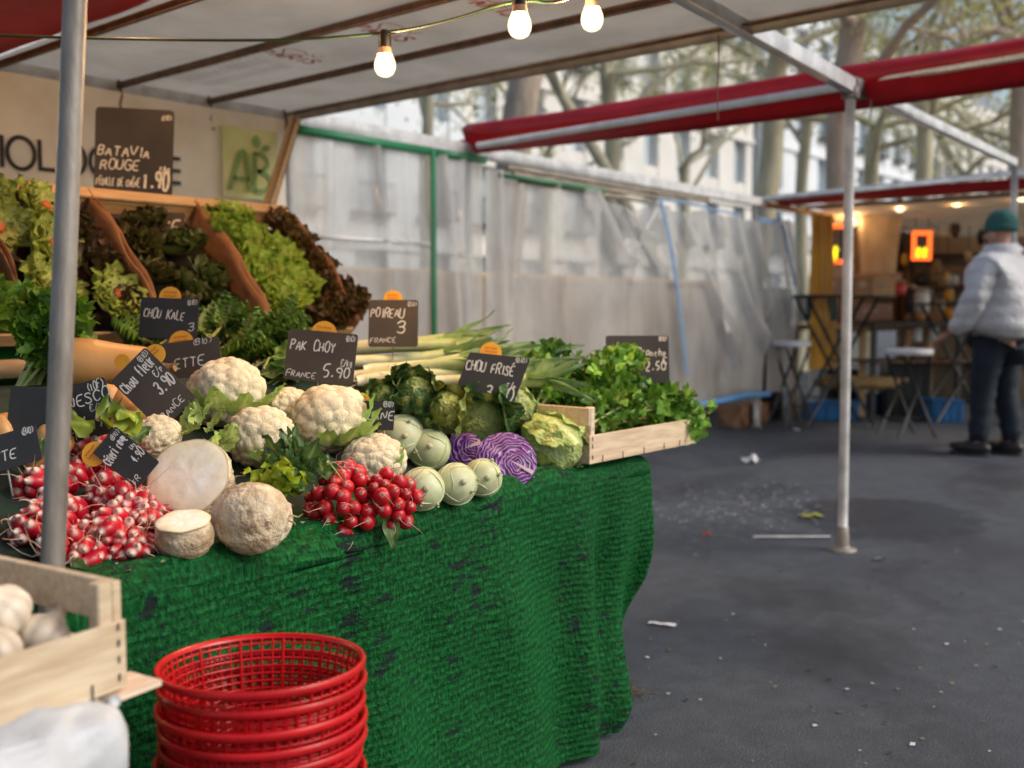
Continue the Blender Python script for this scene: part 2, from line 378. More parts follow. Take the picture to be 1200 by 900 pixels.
# ------------------------------------------------------------------ ground
def make_ground():
    m,nt,b=newmat('asphalt'); vec=coords(nt,(1,1,1),True)
    fine=noise_(nt,vec,170,3,.7); mid=noise_(nt,vec,9,5); big=noise_(nt,vec,.9,5,.6,.6)
    c=ramp(nt,fine,[(.30,(.030,.036,.046)),(.52,(.054,.064,.080)),(.72,(.14,.155,.175))])
    c=mixc(nt,c,ramp(nt,mid,[(.35,(.78,.79,.81)),(.65,(1.1,1.09,1.08))]),1.,'MULTIPLY')
    c=mixc(nt,c,ramp(nt,big,[(.36,(.62,.64,.70)),(.5,(.98,.98,.98)),(.66,(1.25,1.2,1.14))]),1.,'MULTIPLY')
    sp=nt.nodes.new('ShaderNodeTexVoronoi'); sp.inputs['Scale'].default_value=55; nt.links.new(vec,sp.inputs['Vector'])
    dots=math_(nt,'LESS_THAN',sp.outputs[0],.11); pick=math_(nt,'GREATER_THAN',noise_(nt,vec,4,4),.56)
    c=mixc(nt,c,(.30,.28,.25),math_(nt,'MULTIPLY',math_(nt,'MULTIPLY',dots,pick),.3))
    # washed-in stains: a damp disc beside the near aisle pole, darker greasy patches
    def disc(cu,cv,ru,rv,soft=.25):
        s=nt.nodes.new('ShaderNodeVectorMath'); s.operation='SUBTRACT'; nt.links.new(vec,s.inputs[0]); s.inputs[1].default_value=(cu,cv,0)
        q=nt.nodes.new('ShaderNodeVectorMath'); q.operation='MULTIPLY'; nt.links.new(s.outputs[0],q.inputs[0]); q.inputs[1].default_value=(1/ru,1/rv,0)
        l=nt.nodes.new('ShaderNodeVectorMath'); l.operation='LENGTH'; nt.links.new(q.outputs[0],l.inputs[0])
        d=math_(nt,'ADD',l.outputs['Value'],math_(nt,'MULTIPLY',math_(nt,'SUBTRACT',mid,.5),.9))
        return math_(nt,'SUBTRACT',1.,math_(nt,'DIVIDE',math_(nt,'SUBTRACT',d,1-soft),soft*2),clamp=True)
    p=PZ(1040,607,0); d1=math_(nt,'MINIMUM',math_(nt,'MAXIMUM',disc(p.x,p.y,.62,.5,.12),0),1)
    c=mixc(nt,c,(.46,.49,.55),math_(nt,'MULTIPLY',d1,1.),'MULTIPLY')
    for (x,y,a,e) in ((830,565,.75,.14),(935,700,.22,.3),(985,760,.3,.2),(900,500,.5,.4)):
        p=PZ(x,y,0); dd=math_(nt,'MINIMUM',math_(nt,'MAXIMUM',disc(p.x,p.y,a,e,.5),0),1); c=mixc(nt,c,(.55,.52,.52),math_(nt,'MULTIPLY',dd,.8),'MULTIPLY')
    # pale crushed ice / dried splash
    p=PZ(845,592,0); dd=math_(nt,'MINIMUM',math_(nt,'MAXIMUM',disc(p.x,p.y,1.0,.55,.6),0),1)
    sp2=noise_(nt,vec,15,6,.75); k=math_(nt,'MULTIPLY',dd,ramp(nt,sp2,[(.55,(0,0,0)),(.68,(1,1,1))])); c=mixc(nt,c,(.30,.30,.30),math_(nt,'MULTIPLY',k,.75))
    nt.links.new(c,b.inputs['Base Color']); 
    r=ramp(nt,big,[(.35,(.45,.45,.45)),(.6,(.8,.8,.8))]); nt.links.new(math_(nt,'SUBTRACT',r,math_(nt,'MULTIPLY',d1,.0)),b.inputs['Roughness'])
    bump_(nt,b,math_(nt,'ADD',fine,math_(nt,'MULTIPLY',mid,.8)),.7,.006)
    mb=MB(); n=70
    a=np.sign(np.linspace(-1,1,n))*np.abs(np.linspace(-1,1,n))**3
    X,Y=np.meshgrid(a*300+6,a*300+3,indexing='ij'); Z=X*0
    mb.add(np.stack([X,Y,Z],-1).reshape(-1,3),gridf(n,n))
    o=mb.build('ground',m); tag(o,'grey stained asphalt of the market street','ground',kind='structure')
make_ground()

# ------------------------------------------------------------------ poles, beams
def steel_pole(name,label,base,top,r,foot=True,m=m_steel,group=None,plate=.07):
    base=Vector(base); top=Vector(top); t=thing(name,label,'pole',base,group=group)
    mb=MB(); d=top-base; tube(mb,[d*k/8 for k in range(9)],r,20); mb.build('shaft',m,t)
    if foot:
        mb=MB(); lathe(mb,[(plate,0.002),(plate,.008),(plate*.6,.014),(r*1.5,.022),(r*1.4,.03),(r*1.3,.085),(r*1.2,.09),(r*1.18,.12),(r*1.02,.122)],24); mb.build('foot_plate',m_steel,t)
    return t
g_pole='galvanised poles holding the market frame'
b0=P(62,690,1.5); b0.z=0
dirp=(P(88,0,1.53)-P(62,660,1.5)); base=P(62,660,1.5); k=base.z/dirp.z
steel_pole('market_pole','thick weathered steel pole rising between the radishes and the garlic crate',base-dirp*k,base+dirp*((2.3-base.z)/dirp.z),.0172,plate=.06,group=g_pole)
p1t=P(997,108,5.03); p1b=PZ(987,645,0)
steel_pole('market_pole','slim pale pole standing alone on the asphalt in the aisle, beside a damp patch',p1b,p1t,.0235,group=g_pole,m=m_alu)
p3t=P(1189,195,8.55); p3b=PZ(1184,524,0)
steel_pole('market_pole','slim pole beside the man in the padded jacket, at the end of the long beam',p3b,p3t,.026,group=g_pole,m=m_alu)
p4b=PZ(885,500,0); p4t=PV(884,240,4.66)
steel_pole('market_pole','slim pole in front of the far end of the plastic sheeting near the stool',p4b,p4t,.027,group=g_pole,m=m_alu)
def beam(mb,a,b_,w,h,m=0):
    a=Vector(a); b_=Vector(b_); d=(b_-a); L=d.length; q=d.to_track_quat('X','Z').to_matrix().to_4x4()
    box(mb,(L/2,0,0),(L,w,h),Matrix.Translation(a)@q,bev=.004,m=m)
a=p1t-(p3t-p1t)*(3.6/ (p3t-p1t).length); a.z=p1t.z+.03
t=thing('front_beam','long pale metal beam running overhead from above the stall to the far pole','beam',(0,0,0))
mb=MB(); beam(mb,a+Vector((0,0,0)),Vector((p1t.x,p1t.y,p1t.z+.03)),.05,.075); beam(mb,Vector((p1t.x+.03,p1t.y,p1t.z+.034)),p3t+Vector((0,0,.03)),.044,.065); mb.build('bar',m_alu,t)
mb=MB(); box(mb,(p1t.x+.12,p1t.y+.01,p1t.z+.032),(.20,.066,.09),bev=.006); box(mb,(p1t.x,p1t.y,p1t.z-.005),(.07,.07,.06),bev=.006); mb.build('joint_sleeve',m_steel,t)
mb=MB(); tube(mb,[p1t+Vector((.16,-.035,.05)),p1t+Vector((.165,-.04,-.06)),p1t+Vector((.16,-.035,-.12))],.004,6); mb.build('wire_tie',m_steel,t)
# back rail
t=thing('back_rail','dirty white metal rail along the back of the stalls above the plastic sheeting','rail',(0,4.72,0))
mb=MB(); 
for (u0,u1,z0,z1) in ((.3,3.66,2.25,2.255),(3.665,5.2,2.262,2.25),(5.205,9.5,2.25,2.235)): beam(mb,(u0,0,z0),(u1,0,z1),.07,.07 if u0<3 else .085)
mb.build('bar',m_alu,t)
for u in (3.66,5.15,9.45):
    mb=MB(); box(mb,(u,0,1.12),(.045,.04,2.2),bev=.004); mb.build('upright',m_alu,t)
for u in (2.4,2.62,3.12,3.6):
    mb=MB(); tube(mb,[(u,-.037,.0+2.29),(u+.01,-.05,2.22),(u-.005,-.055,2.17),(u+.012,-.05,2.13),(u+.004,-.07,2.12)],.006,6); mb.build('hook',m_rust,t)
# shadow gap boards above the sheeting (folded battens)
mb=MB()
for k in range(3): beam(mb,(5.5+.03*k,-.04-.03*k,2.17-.045*k),(8.3-.5*k,-.05-.02*k,2.165-.05*k),.03,.03)
mb.build('batten',m_batten,t)

# ------------------------------------------------------------------ canopy of the vegetable stall
m_canopy=mat('canopy_cloth',(.60,.56,.49),(.47,.43,.37),.8,ns=3,bump=.3,bs=3,bd=.03,transl=.36)
m_redroof=mat('red_roof_cloth',(.30,.008,.010),(.20,.006,.008),.6,ns=4,bump=.4,bs=5,bd=.03,transl=.15)
def sheet(mb,u0,u1,v0,v1,z,amp=.01,nu=30,nv=40,seed=1,sag=0,thick=0):
    X,Y=np.meshgrid(np.linspace(u0,u1,nu),np.linspace(v0,v1,nv),indexing='ij')
    p=np.stack([X,Y,X*0],-1).reshape(-1,3)
    Zz=z+amp*vnoise(p,2.2,seed).reshape(X.shape)-sag*np.sin(PI*(X-u0)/(u1-u0))
    mb.add(np.stack([X,Y,Zz],-1).reshape(-1,3),gridf(nu,nv))
t=thing('stall_canopy','off-white cloth canopy over the vegetable stall with a red panel and printed band','canopy',(0,0,0))
mb=MB(); sheet(mb,2.06,3.70,.9,4.79,2.30,.006); mb.build('white_panel',m_canopy,t)
mb=MB(); sheet(mb,.2,2.058,.9,4.79,2.30,.006,seed=3); mb.build('red_panel',m_redroof,t)
mb=MB(); box(mb,(1.95,4.80,2.23),(3.5,.008,.17)); mb.build('rear_valance',m_canopy,t)
for u in (2.06,2.62,3.12):
    mb=MB(); beam(mb,(u,.9,2.262),(u,4.68,2.262),.024,.03); mb.build('rafter',m_rust,t)
mb=MB(); tube(mb,[(3.70,.9,2.29),(3.70,2.5,2.285),(3.70,4.7,2.28)],.033,14); mb.build('edge_tube',mat('grey_edge_roll',(.33,.31,.29),(.2,.19,.17),.7,ns=6,bump=.2),t)
mb=MB(); beam(mb,(3.61,.9,2.27),(3.61,4.68,2.265),.012,.012); mb.build('seam',m_rust,t)
m_red_ink=mat('faded_red_print',(.55,.07,.03),(.50,.14,.08),.9,ns=30)
m_grey_ink=mat('faded_grey_print',(.33,.27,.23),(.42,.38,.35),.9,ns=30)
random.seed(3)
for k,v in enumerate((3.72,3.12,2.55,2.05)):
    mb=MB()
    u=2.72
    write(mb,'PARIS',(u,v,2.2895),(1,0,0),(0,-1,0),.075,.20,.5)
    cc=[(u+.10+.05*math.cos(a_)*(1+.3*math.sin(3*a_)),v-.12-.045*math.sin(a_),2.28955) for a_ in np.linspace(.3,6.4,22)]
    ribbon(mb,cc,.008,(0,0,-1)); ribbon(mb,[(u+.17,v-.11,2.2895),(u+.19,v-.15,2.2895),(u+.22,v-.10,2.2895),(u+.24,v-.16,2.2895)],.010,(0,0,-1)); mb.build('red_print',m_red_ink,t)
mb=MB()
for r_ in range(26):
    v=4.45-.055*r_ if r_<12 else 2.35-.05*(r_-12)
    mb=MB(); write(mb,'PARIS PARIS PARIS',(2.66,v,2.2885),(1,0,0),(0,-1,0),.030,.13,.2,adv=1.05); mb.build('small_print',m_red_ink if r_>=12 else m_grey_ink,t)
# slanted post at the right end of the banner
pa=PV(346,140,4.6); pb=PV(312,250,4.3)
t=thing('wooden_prop','slanted wooden prop at the right end of the white banner','prop',(0,0,0)); mb=MB(); beam(mb,pa,pb+(pb-pa)*.9,.05,.05); mb.build('batten',m_woodv,t)

# ------------------------------------------------------------------ banner with lettering
t=thing('banner','cream banner with thin black capitals behind the salad crates','banner',(0,0,0))
m_banner=mat('banner_cloth',(.76,.73,.65),(.62,.57,.48),.75,ns=2.5,bump=.3,bs=5,bd=.02,transl=.15)
nu,nz=40,16; X,Z=np.meshgrid(np.linspace(.9,3.58,nu),np.linspace(1.25,2.23,nz),indexing='ij')
Y=4.66+.012*np.sin(X*5)+.006*vnoise(np.stack([X,X*0,Z],-1).reshape(-1,3),5,2).reshape(X.shape)
mb=MB(); mb.add(np.stack([X,Y,Z],-1).reshape(-1,3),gridf(nu,nz)); mb.build('cloth',m_banner,t)
def font_mesh(txt,size,name,m,parent,M,extr=.001):
    cu=bpy.data.curves.new(name,'FONT'); cu.body=txt; cu.size=size; cu.extrude=extr; cu.space_character=1.12
    o=bpy.data.objects.new(name,cu); COL.objects.link(o); bpy.context.view_layer.update()
    me=bpy.data.meshes.new_from_object(o.evaluated_get(bpy.context.evaluated_depsgraph_get())); bpy.data.objects.remove(o); bpy.data.curves.remove(cu)
    me.name=name; me.materials.clear(); me.materials.append(m); q=bpy.data.objects.new(name,me); COL.objects.link(q); q.parent=parent; q.matrix_world=M; return q
m_ink=mat('black_ink',(.012,.012,.014),None,.6)
mb=MB(); SQ=dict(SF); 
def letters_thin(mb,text,x0,z0,cap,w,pitch):
    x=x0
    for ch in text:
        wd=.86*cap if ch in 'OGQ' else (.0 if ch=='I' else .5*cap)
        c=x+wd/2
        def L(pts): ribbon(mb,[(px,4.638,pz) for px,pz in pts],w,(0,-1,0))
        if ch=='I': L([(x,z0),(x,z0+cap)])
        elif ch in 'OGQ':
            a0,a1=(0,2*PI) if ch!='G' else (.7,2*PI-.0)
            L([(c+wd/2*math.cos(k),z0+cap/2+cap/2*math.sin(k)) for k in np.linspace(a0,a1,33)])
            if ch=='G': L([(c+wd/2,z0+cap/2-w/2),(c+wd*.12,z0+cap/2-w/2)])
            if ch=='Q': L([(c+.1*cap,z0+.28*cap),(c+.48*cap,z0-.06*cap)])
        elif ch=='L': L([(x,z0+cap),(x,z0)]); L([(x+w/2,z0+w/2),(x+wd,z0+w/2)])
        elif ch=='E':
            L([(x,z0),(x,z0+cap)])
            for k in (w/2,cap/2,cap-w/2): L([(x+w/2,z0+k),(x+wd,z0+k)])
        elif ch=='U': L([(x,z0+cap),(x,z0+.35*cap)]+[(c-wd/2*math.cos(k),z0+.35*cap-.35*cap*math.sin(k)) for k in np.linspace(.2,PI-.2,10)]+[(x+wd,z0+.35*cap),(x+wd,z0+cap)])
        elif ch=='R': L([(x,z0),(x,z0+cap)])
        elif ch=='B':
            L([(x,z0),(x,z0+cap)]); L([(x,z0+cap-w/2)]+[(c+wd*.4*math.sin(k)-.02,z0+cap*.76+cap*.23*math.cos(k)) for k in np.linspace(0,PI,9)]); L([(c+wd*.5*math.sin(k)-.02,z0+cap*.26+cap*.25*math.cos(k)) for k in np.linspace(0,PI,9)]+[(x,z0+w/2)])
        x+=wd+pitch
    return x
cap=.140; tot=0
letters_thin(mb,'BIOLOGIQUE',1.946,1.812,cap,.019,.0235)
mb.build('lettering',m_ink,t,smooth=False)
# AB certification card on the banner
ab=[PV(253,148,4.63),PV(315,155,4.63),PV(312,233,4.63),PV(252,232,4.63)]
t2=thing('label_poster','green and cream poster with large A and B and two leaves','poster',(0,0,0))
m_ab=mat('lime_paper',(.46,.50,.20),(.58,.60,.34),.7,ns=4); m_abg=mat('leaf_green_print',(.20,.34,.10),None,.7)
ul=3.155; ur=3.50
mb=MB(); n=9
X,Z=np.meshgrid(np.linspace(ul,ur,n),np.linspace(1.775,2.145,n),indexing='ij'); mb.add(np.stack([X,4.622+.006*np.sin(X*14),Z],-1).reshape(-1,3),gridf(n,n)); mb.build('paper',m_ab,t2)
mb=MB()
def LL(pts,w): ribbon(mb,[(ul+a*(ur-ul),4.610,1.785+b*.36) for a,b in pts],w,(0,-1,0))
LL([(.10,.08),(.30,.62),(.34,.66),(.40,.62),(.47,.08)],.027); LL([(.17,.25),(.45,.25)],.02)
LL([(.56,.08),(.56,.66)],.022); LL([(.56,.65)]+[(.60+.20*math.sin(k),.52+.13*math.cos(k)) for k in np.linspace(.2,PI,9)],.022); LL([(.60+.26*math.sin(k),.24+.15*math.cos(k)) for k in np.linspace(0,PI,10)]+[(.57,.09)],.022)
mb.build('lettering',m_abg,t2,smooth=False)
mb=MB()
for (x,z,a_,l) in ((.62,.72,.15,.2),(.68,.70,-1.1,.16)):
    pts=[]; 
    for k in range(9): q=k/8; pts.append((q,.5*math.sin(PI*q)))
    o_=[(q,.28*math.sin(PI*q)) for q in np.linspace(0,1,9)]+[(q,-.28*math.sin(PI*q)) for q in np.linspace(1,0,9)[1:-1]]
    R=lambda q,s:(ul+(x)*(ur-ul)+.41*l*(math.sin(-a_)*q+math.cos(a_)*s),4.609,1.785+z*.36+.36*l*(math.cos(a_)*q+math.sin(a_)*s*1))
    mb.add([R(q,s) for q,s in o_],[tuple(range(len(o_)))])
mb.build('leaf_mark',m_abg,t2,smooth=False)

# ------------------------------------------------------------------ light string
m_bulb,nt_,b__=newmat('lit_bulb_glass'); em_=nt_.nodes.new('ShaderNodeEmission'); em_.inputs[0].default_value=(1,.80,.46,1); em_.inputs[1].default_value=2.6
tp_=nt_.nodes.new('ShaderNodeBsdfTransparent'); mx_=nt_.nodes.new('ShaderNodeMixShader'); mx_.inputs[0].default_value=.6; nt_.links.new(tp_.outputs[0],mx_.inputs[1]); nt_.links.new(em_.outputs[0],mx_.inputs[2]); nt_.links.new(mx_.outputs[0],nt_.nodes['Material Output'].inputs[0])
lamp_=bpy.data.lights.new('bulb_filament','POINT'); lamp_.energy=36; lamp_.color=(1,.60,.28); lamp_.shadow_soft_size=.02
m_socket=m_black; m_collar=mat('bulb_collar',(.75,.55,.38),None,.4)
def bulb_proto(label,loc,s=1,group='bulbs on the light string above the vegetable stall'):
    t=thing('light_bulb',label,'light bulb',loc,group=group); t.scale=(s,s,s)
    mb=MB(); lathe(mb,[(0.0001,-.112),(.012,-.111),(.022,-.105),(.0285,-.093),(.030,-.082),(.0285,-.07),(.024,-.058),(.020,-.05)],24); mb.build('glass',m_bulb,t); lo_=bpy.data.objects.new('filament',lamp_); COL.objects.link(lo_); lo_.parent=t; lo_.location=(0,0,-.08)
    mb=MB(); lathe(mb,[(.0205,-.052),(.0205,-.048),(.018,-.034),(.016,-.03)],20); mb.build('collar',m_collar,t)
    mb=MB(); lathe(mb,[(.0175,-.034),(.018,-.005),(.0165,.008),(.010,.016),(.0001,.018)],20); mb.build('socket',m_socket,t)
    return t
pb=[P(451,57,2.85),P(609,3,2.55),P(694,-3,2.7),P(-330,40,2.9)]
for q in pb: q.z=q.z
b_=bulb_proto('lit bulb in a black socket hanging lowest from the green cable',pb[0]+Vector((0,0,.035)))
b2=copy_tree(b_); b2.location=pb[1]+Vector((0,0,.025)); b2['label']='lit bulb at the top edge of the photo, left of a second one'
b3=copy_tree(b_); b3.location=pb[2]+Vector((0,0,.025)); b3['label']='lit bulb at the top edge of the photo closest to the metal beam'
b5=copy_tree(b_); b5.location=P(120,-95,2.95); b5['label']='lit bulb above the top edge of the photo over the salad crates'
b4=copy_tree(b_); b4.location=pb[3]; b4['label']='lit bulb hanging over the left end of the stall'
mb=MB(); ks=[P(-330,20,2.9),P(-150,36,2.9),P(0,42,2.95),P(150,46,2.95),P(330,48,2.9),P(445,40,2.85),P(520,27,2.75),P(609,12,2.55)+Vector((0,0,.03)),P(655,6,2.62),P(694,-6,2.7)+Vector((0,0,.03)),P(760,-40,2.8)]
tube(mb,[tuple(x) for x in smooth_line([tuple(k) for k in ks],2)],.0042,8); o=mb.build('power_cable',mat('green_cable',(.03,.07,.035),None,.5)); tag(o,'thin dark green cable carrying the bulbs under the canopy','cable')

# ------------------------------------------------------------------ rolled red awning
t=thing('rolled_awning','rolled red tarpaulin on a grey tube, crossing above the plastic sheeting','awning',(0,0,0))
A=P(552,158,6.95); B=P(1200,62,4.72); B=B+(B-A)*.25
n=40; ns=20; V=[]
ax=(B-A).normalized(); side=ax.cross(Vector((0,0,1))).normalized(); upv=side.cross(ax)
for i in range(n):
    q=i/(n-1); c=A.lerp(B,q)-Vector((0,0,.03*math.sin(PI*q)))
    for j in range(ns):
        a_=j*2*PI/ns; rr=(.085+.02*q)*(1+.07*math.sin(3*a_+q*9)+.05*math.sin(5*a_-q*17)); 
        y=math.cos(a_)*rr*1.0; z=math.sin(a_)*rr*.92
        V.append(c+side*y+upv*z)
mb=MB(); mb.add([tuple(v) for v in V],gridf(n,ns,False,True)+[tuple(range(ns)),tuple((n-1)*ns+k for k in range(ns))[::-1]]); mb.build('tarpaulin_roll',m_redtarp,t)
mb=MB(); a1=PU(560,171,A.x-.20); tube(mb,[a1,PU(1003,99,A.x-.20)],.022,16); mb.build('tube',m_grey,t)
mb=MB(); beam(mb,P(1012,97,5.15),P(1290,52,4.3),.035,.025); mb.build('lath',m_wood,t)
mb=MB(); s0=A-Vector((.03,0,.05)); s1=B-Vector((.03,0,.06))
X=[];n2=30
for i in range(n2):
    q=i/(n2-1); c=s0.lerp(s1,q)
    for j in range(5): X.append(c+side*(.045*(j-2))-Vector((0,0,(.085+.03*math.sin(PI*q))*(1-abs(j-2)/2))))
mb.add([tuple(v) for v in X],gridf(n2,5)); mb.build('loose_flap',m_redtarp,t)
t=thing('hanging_wire','thin wire dangling from the beam in front of the red awning','wire',P(842,60,3.9)); mb=MB(); tube(mb,[(0,0,.06),(.002,0,-.05),(0,.003,-.14),(.003,0,-.26)],.0028,6); mb.build('wire',m_rust,t); 

# ------------------------------------------------------------------ clear plastic sheeting
def plastic(name,c,seed,dark=0):
    m,nt,b=newmat(name); vec=coords(nt,(1.,1,.7)); n=noise_(nt,vec,1.6,6,.6,.8)
    col=ramp(nt,n,[(.3,tuple(k*.72 for k in c)),(.7,c)])
    nt.links.new(col,b.inputs['Base Color']); b.inputs['Roughness'].default_value=.2; b.inputs['Specular IOR Level'].default_value=.75
    b.inputs['Coat Weight'].default_value=.8; b.inputs['Coat Roughness'].default_value=.08
    bump_(nt,b,noise_(nt,coords(nt,(1.4,1,.8)),5,5,.6,1.5),.45,.03)
    tr=nt.nodes.new('ShaderNodeBsdfTranslucent'); nt.links.new(col,tr.inputs[0])
    tp=nt.nodes.new('ShaderNodeBsdfTransparent'); tp.inputs[0].default_value=(.9,.9,.9,1)
    x=nt.nodes.new('ShaderNodeMixShader'); x.inputs[0].default_value=.6; nt.links.new(b.outputs[0],x.inputs[1]); nt.links.new(tr.outputs[0],x.inputs[2])
    y=nt.nodes.new('ShaderNodeMixShader'); f=ramp(nt,noise_(nt,coords(nt,(1,1,.3)),2.,4),[(.35,(.14,.14,.14)),(.65,(.46,.46,.46))]); nt.links.new(f,y.inputs[0])
    nt.links.new(x.outputs[0],y.inputs[1]); nt.links.new(tp.outputs[0],y.inputs[2]); nt.links.new(y.outputs[0],nt.nodes['Material Output'].inputs[0])
    return m
m_pl=plastic('clear_plastic',(.93,.91,.87),1)
m_greenhem=mat('green_hem',(.01,.17,.07),None,.5); m_bluehem=mat('blue_hem',(.06,.22,.50),(.12,.32,.6),.5); m_bluestrap=mat('blue_strap',(.14,.30,.55),(.25,.42,.62),.5,transl=.3);
def ridge_sheet(u0,u1,z0,z1,ridges,seed,nu=110,nz=60,topf=None,y0=4.655,amp=.02):
    X,Z=np.meshgrid(np.linspace(u0,u1,nu),np.linspace(0,1,nz),indexing='ij')
    zt=np.full_like(X,z1) if topf is None else np.vectorize(topf)(X)
    Zz=z0+(zt-z0)*Z
    Y=y0-amp*vnoise(np.stack([X*1.3,X*0,Zz*1.1],-1).reshape(-1,3),2.3,seed).reshape(X.shape)-amp*.2*vnoise(np.stack([X*5,X*0,Zz*3],-1).reshape(-1,3),2.3,seed+5).reshape(X.shape)
    for (ua,k,w,a,zlo) in ridges:
        c=ua+k*(z1-Zz); Y=Y-a*np.exp(-((X-c)/w)**2)*np.clip((Zz-zlo)/.25,0,1)
    return X,Y,Zz
t=thing('plastic_sheet','clear plastic panel with a green taped edge, hanging behind the leeks','plastic sheet',(0,0,0),group='plastic sheeting along the back')
X,Y,Z=ridge_sheet(3.62,4.70,.25,2.17,[(4.25,.1,.04,.05,1.),(3.9,-.05,.03,.03,.8),(4.5,.02,.03,.03,.4)],3,nu=50)
mb=MB(); mb.add(np.stack([X,Y,Z],-1).reshape(-1,3),gridf(*X.shape)); mb.build('film',m_pl,t)
mb=MB(); box(mb,(4.16,4.635,2.185),(1.1,.012,.05)); box(mb,(4.72,4.63,1.2),(.04,.014,2.0)); mb.build('green_tape',m_greenhem,t)
mb=MB(); box(mb,(4.16,4.625,1.60),(1.05,.006,.022)); mb.build('seam',m_alu,t)
t=thing('plastic_sheet','narrow crumpled clear plastic panel between the green edge and the red awning end','plastic sheet',(0,0,0),group='plastic sheeting along the back')
X,Y,Z=ridge_sheet(4.745,5.22,.25,2.17,[(4.80,.12,.035,.07,.5),(5.0,.02,.03,.05,.3)],8,nu=40)
mb=MB(); mb.add(np.stack([X,Y,Z],-1).reshape(-1,3),gridf(*X.shape)); mb.build('film',m_pl,t)
mb=MB(); box(mb,(4.98,4.635,2.185),(.5,.012,.05)); mb.build('green_tape',m_greenhem,t)
t=thing('plastic_sheet','long wrinkled clear plastic sheet with swags at the top and blue straps','plastic sheet',(0,0,0),group='plastic sheeting along the back')
def topc(u):
    z=2.13
    if u>5.5: z-=.06*min((u-5.5)/1.2,1)
    for (a_,b__,s) in ((6.5,7.35,.10),(7.35,8.1,.06),(8.1,8.8,.04),(8.8,9.44,.05)):
        if a_<u<b__: z-=s*math.sin(PI*(u-a_)/(b__-a_))
    return z
rid=[(5.35,.05,.05,.06,.2),(5.6,-.1,.04,.05,.5),(6.0,.1,.05,.05,.4),(6.35,.9,.07,.14,1.35),(6.6,1.25,.06,.12,1.45),(7.35,-.9,.06,.12,1.45),(7.45,.25,.05,.08,.5),(7.6,.9,.07,.10,.6),(8.0,.55,.05,.09,.6),(8.3,.8,.06,.1,.7),(8.7,.5,.05,.09,.7),(9.0,.5,.05,.1,.8),(6.9,0,.09,.05,.3),(5.9,0,.1,.04,.3)]
X,Y,Z=ridge_sheet(5.24,9.44,.34,2.12,rid,5,nu=230,nz=80,topf=topc)
mb=MB(); mb.add(np.stack([X,Y,Z],-1).reshape(-1,3),gridf(*X.shape)); mb.build('film',m_pl,t)
mb=MB(); tube(mb,[(u,4.60+.02*math.sin(u*5),.335+.015*math.sin(u*3)) for u in np.linspace(6.6,9.44,30)],.03,8); mb.build('blue_hem',m_bluehem,t)
def strap(pts,w=.05):
    mb=MB(); q=smooth_line([tuple(p) for p in pts],2); ribbon(mb,q,w,(0,-1,0)); ribbon(mb,q+np.array([0,.004,0]),w,(0,1,0)); return mb
strap([PV(774,232,4.52),PV(783,270,4.50),PV(790,310,4.48),PV(798,370,4.48),PV(806,440,4.5)],.04).build('blue_strap',m_bluestrap,t)
strap([PV(775,234,4.52),PV(800,236,4.52),PV(830,244,4.52),PV(868,252,4.52)],.02).build('blue_strap',m_bluestrap,t)
mb=MB(); box(mb,(5.95,4.60,2.095),(1.25,.01,.03)); mb.build('green_tape',m_greenhem,t)
t=thing('plastic_sheet','short pale blue-tinged plastic flap at the far end beside the yellow curtain','plastic sheet',(0,0,0),group='plastic sheeting along the back')
X,Y,Z=ridge_sheet(9.50,10.15,.34,2.08,[(9.6,.35,.05,.1,.8),(9.8,.4,.05,.09,.8)],12,nu=50)
mb=MB(); mb.add(np.stack([X,Y,Z],-1).reshape(-1,3),gridf(*X.shape)); mb.build('film',m_pl,t)
strap([PV(917,262,4.5),PV(923,290,4.48),PV(929,320,4.48),PV(932,336,4.5)],.06).build('blue_strap',m_bluestrap,t)
strap([PV(890,256,4.5),PV(905,262,4.5),PV(915,254,4.5)],.04).build('blue_strap',m_bluestrap,t)
# brown tarpaulin wall of the neighbouring aisle behind the sheeting
m_btarp=mat('brown_tarpaulin',(.55,.42,.30),(.34,.25,.18),.7,ns=1.5,bump=.4,bs=4,bd=.05)
X,Y,Z=ridge_sheet(3.4,10.6,.0,1.45,[(4.3,.1,.2,.1,0),(5.6,0,.2,.1,0),(7.2,.1,.3,.1,0),(8.8,0,.2,.1,0)],21,nu=90,nz=20,y0=5.75,amp=.08)
t=thing('back_tarpaulin','brown tarpaulin wall seen dimly through the plastic sheeting','tarpaulin',(0,0,0)); mb=MB(); mb.add(np.stack([X,Y,Z],-1).reshape(-1,3),gridf(*X.shape)); mb.build('cloth',m_btarp,t)
mb=MB(); beam(mb,(3.4,5.76,1.47),(10.6,5.76,1.47),.05,.05); mb.build('top_rail',m_woodv,t)
for (px,py,w,h,l) in ((905,372,.33,.62,'dark grey appliance dimly seen behind the plastic at the far end'),):
    p=PV(px,py,4.95); o=thing('loudspeaker',l,'appliance',(p.x,p.y,0)); mb=MB(); box(mb,(0,0,p.z),(w,.3,h),bev=.01); mb.build('cabinet',m_black,o); mb=MB(); box(mb,(0,0,(p.z-h/2)/2),(w*.5,.2,p.z-h/2-.004)); mb.build('stand',m_black,o)
for i,(px,py,s,cn) in enumerate(((880,486,.3,m_kraft),(862,486,.28,m_kraft))):
    p=PV(px,py,4.9); o=thing('cardboard_box',['crushed brown box on the ground under the blue hem','smaller brown box in the gap beneath the plastic sheet'][i],'box',(p.x,p.y,0)); mb=MB(); box(mb,(0,0,.11),(s,.25,.22),bev=.004); mb.build('carton',cn,o); mb=MB(); box(mb,(s*.3,-.05,.226),(s*.45,.26,.004),T_(rx=.0,ry=.1)); mb.build('flap',cn,o)
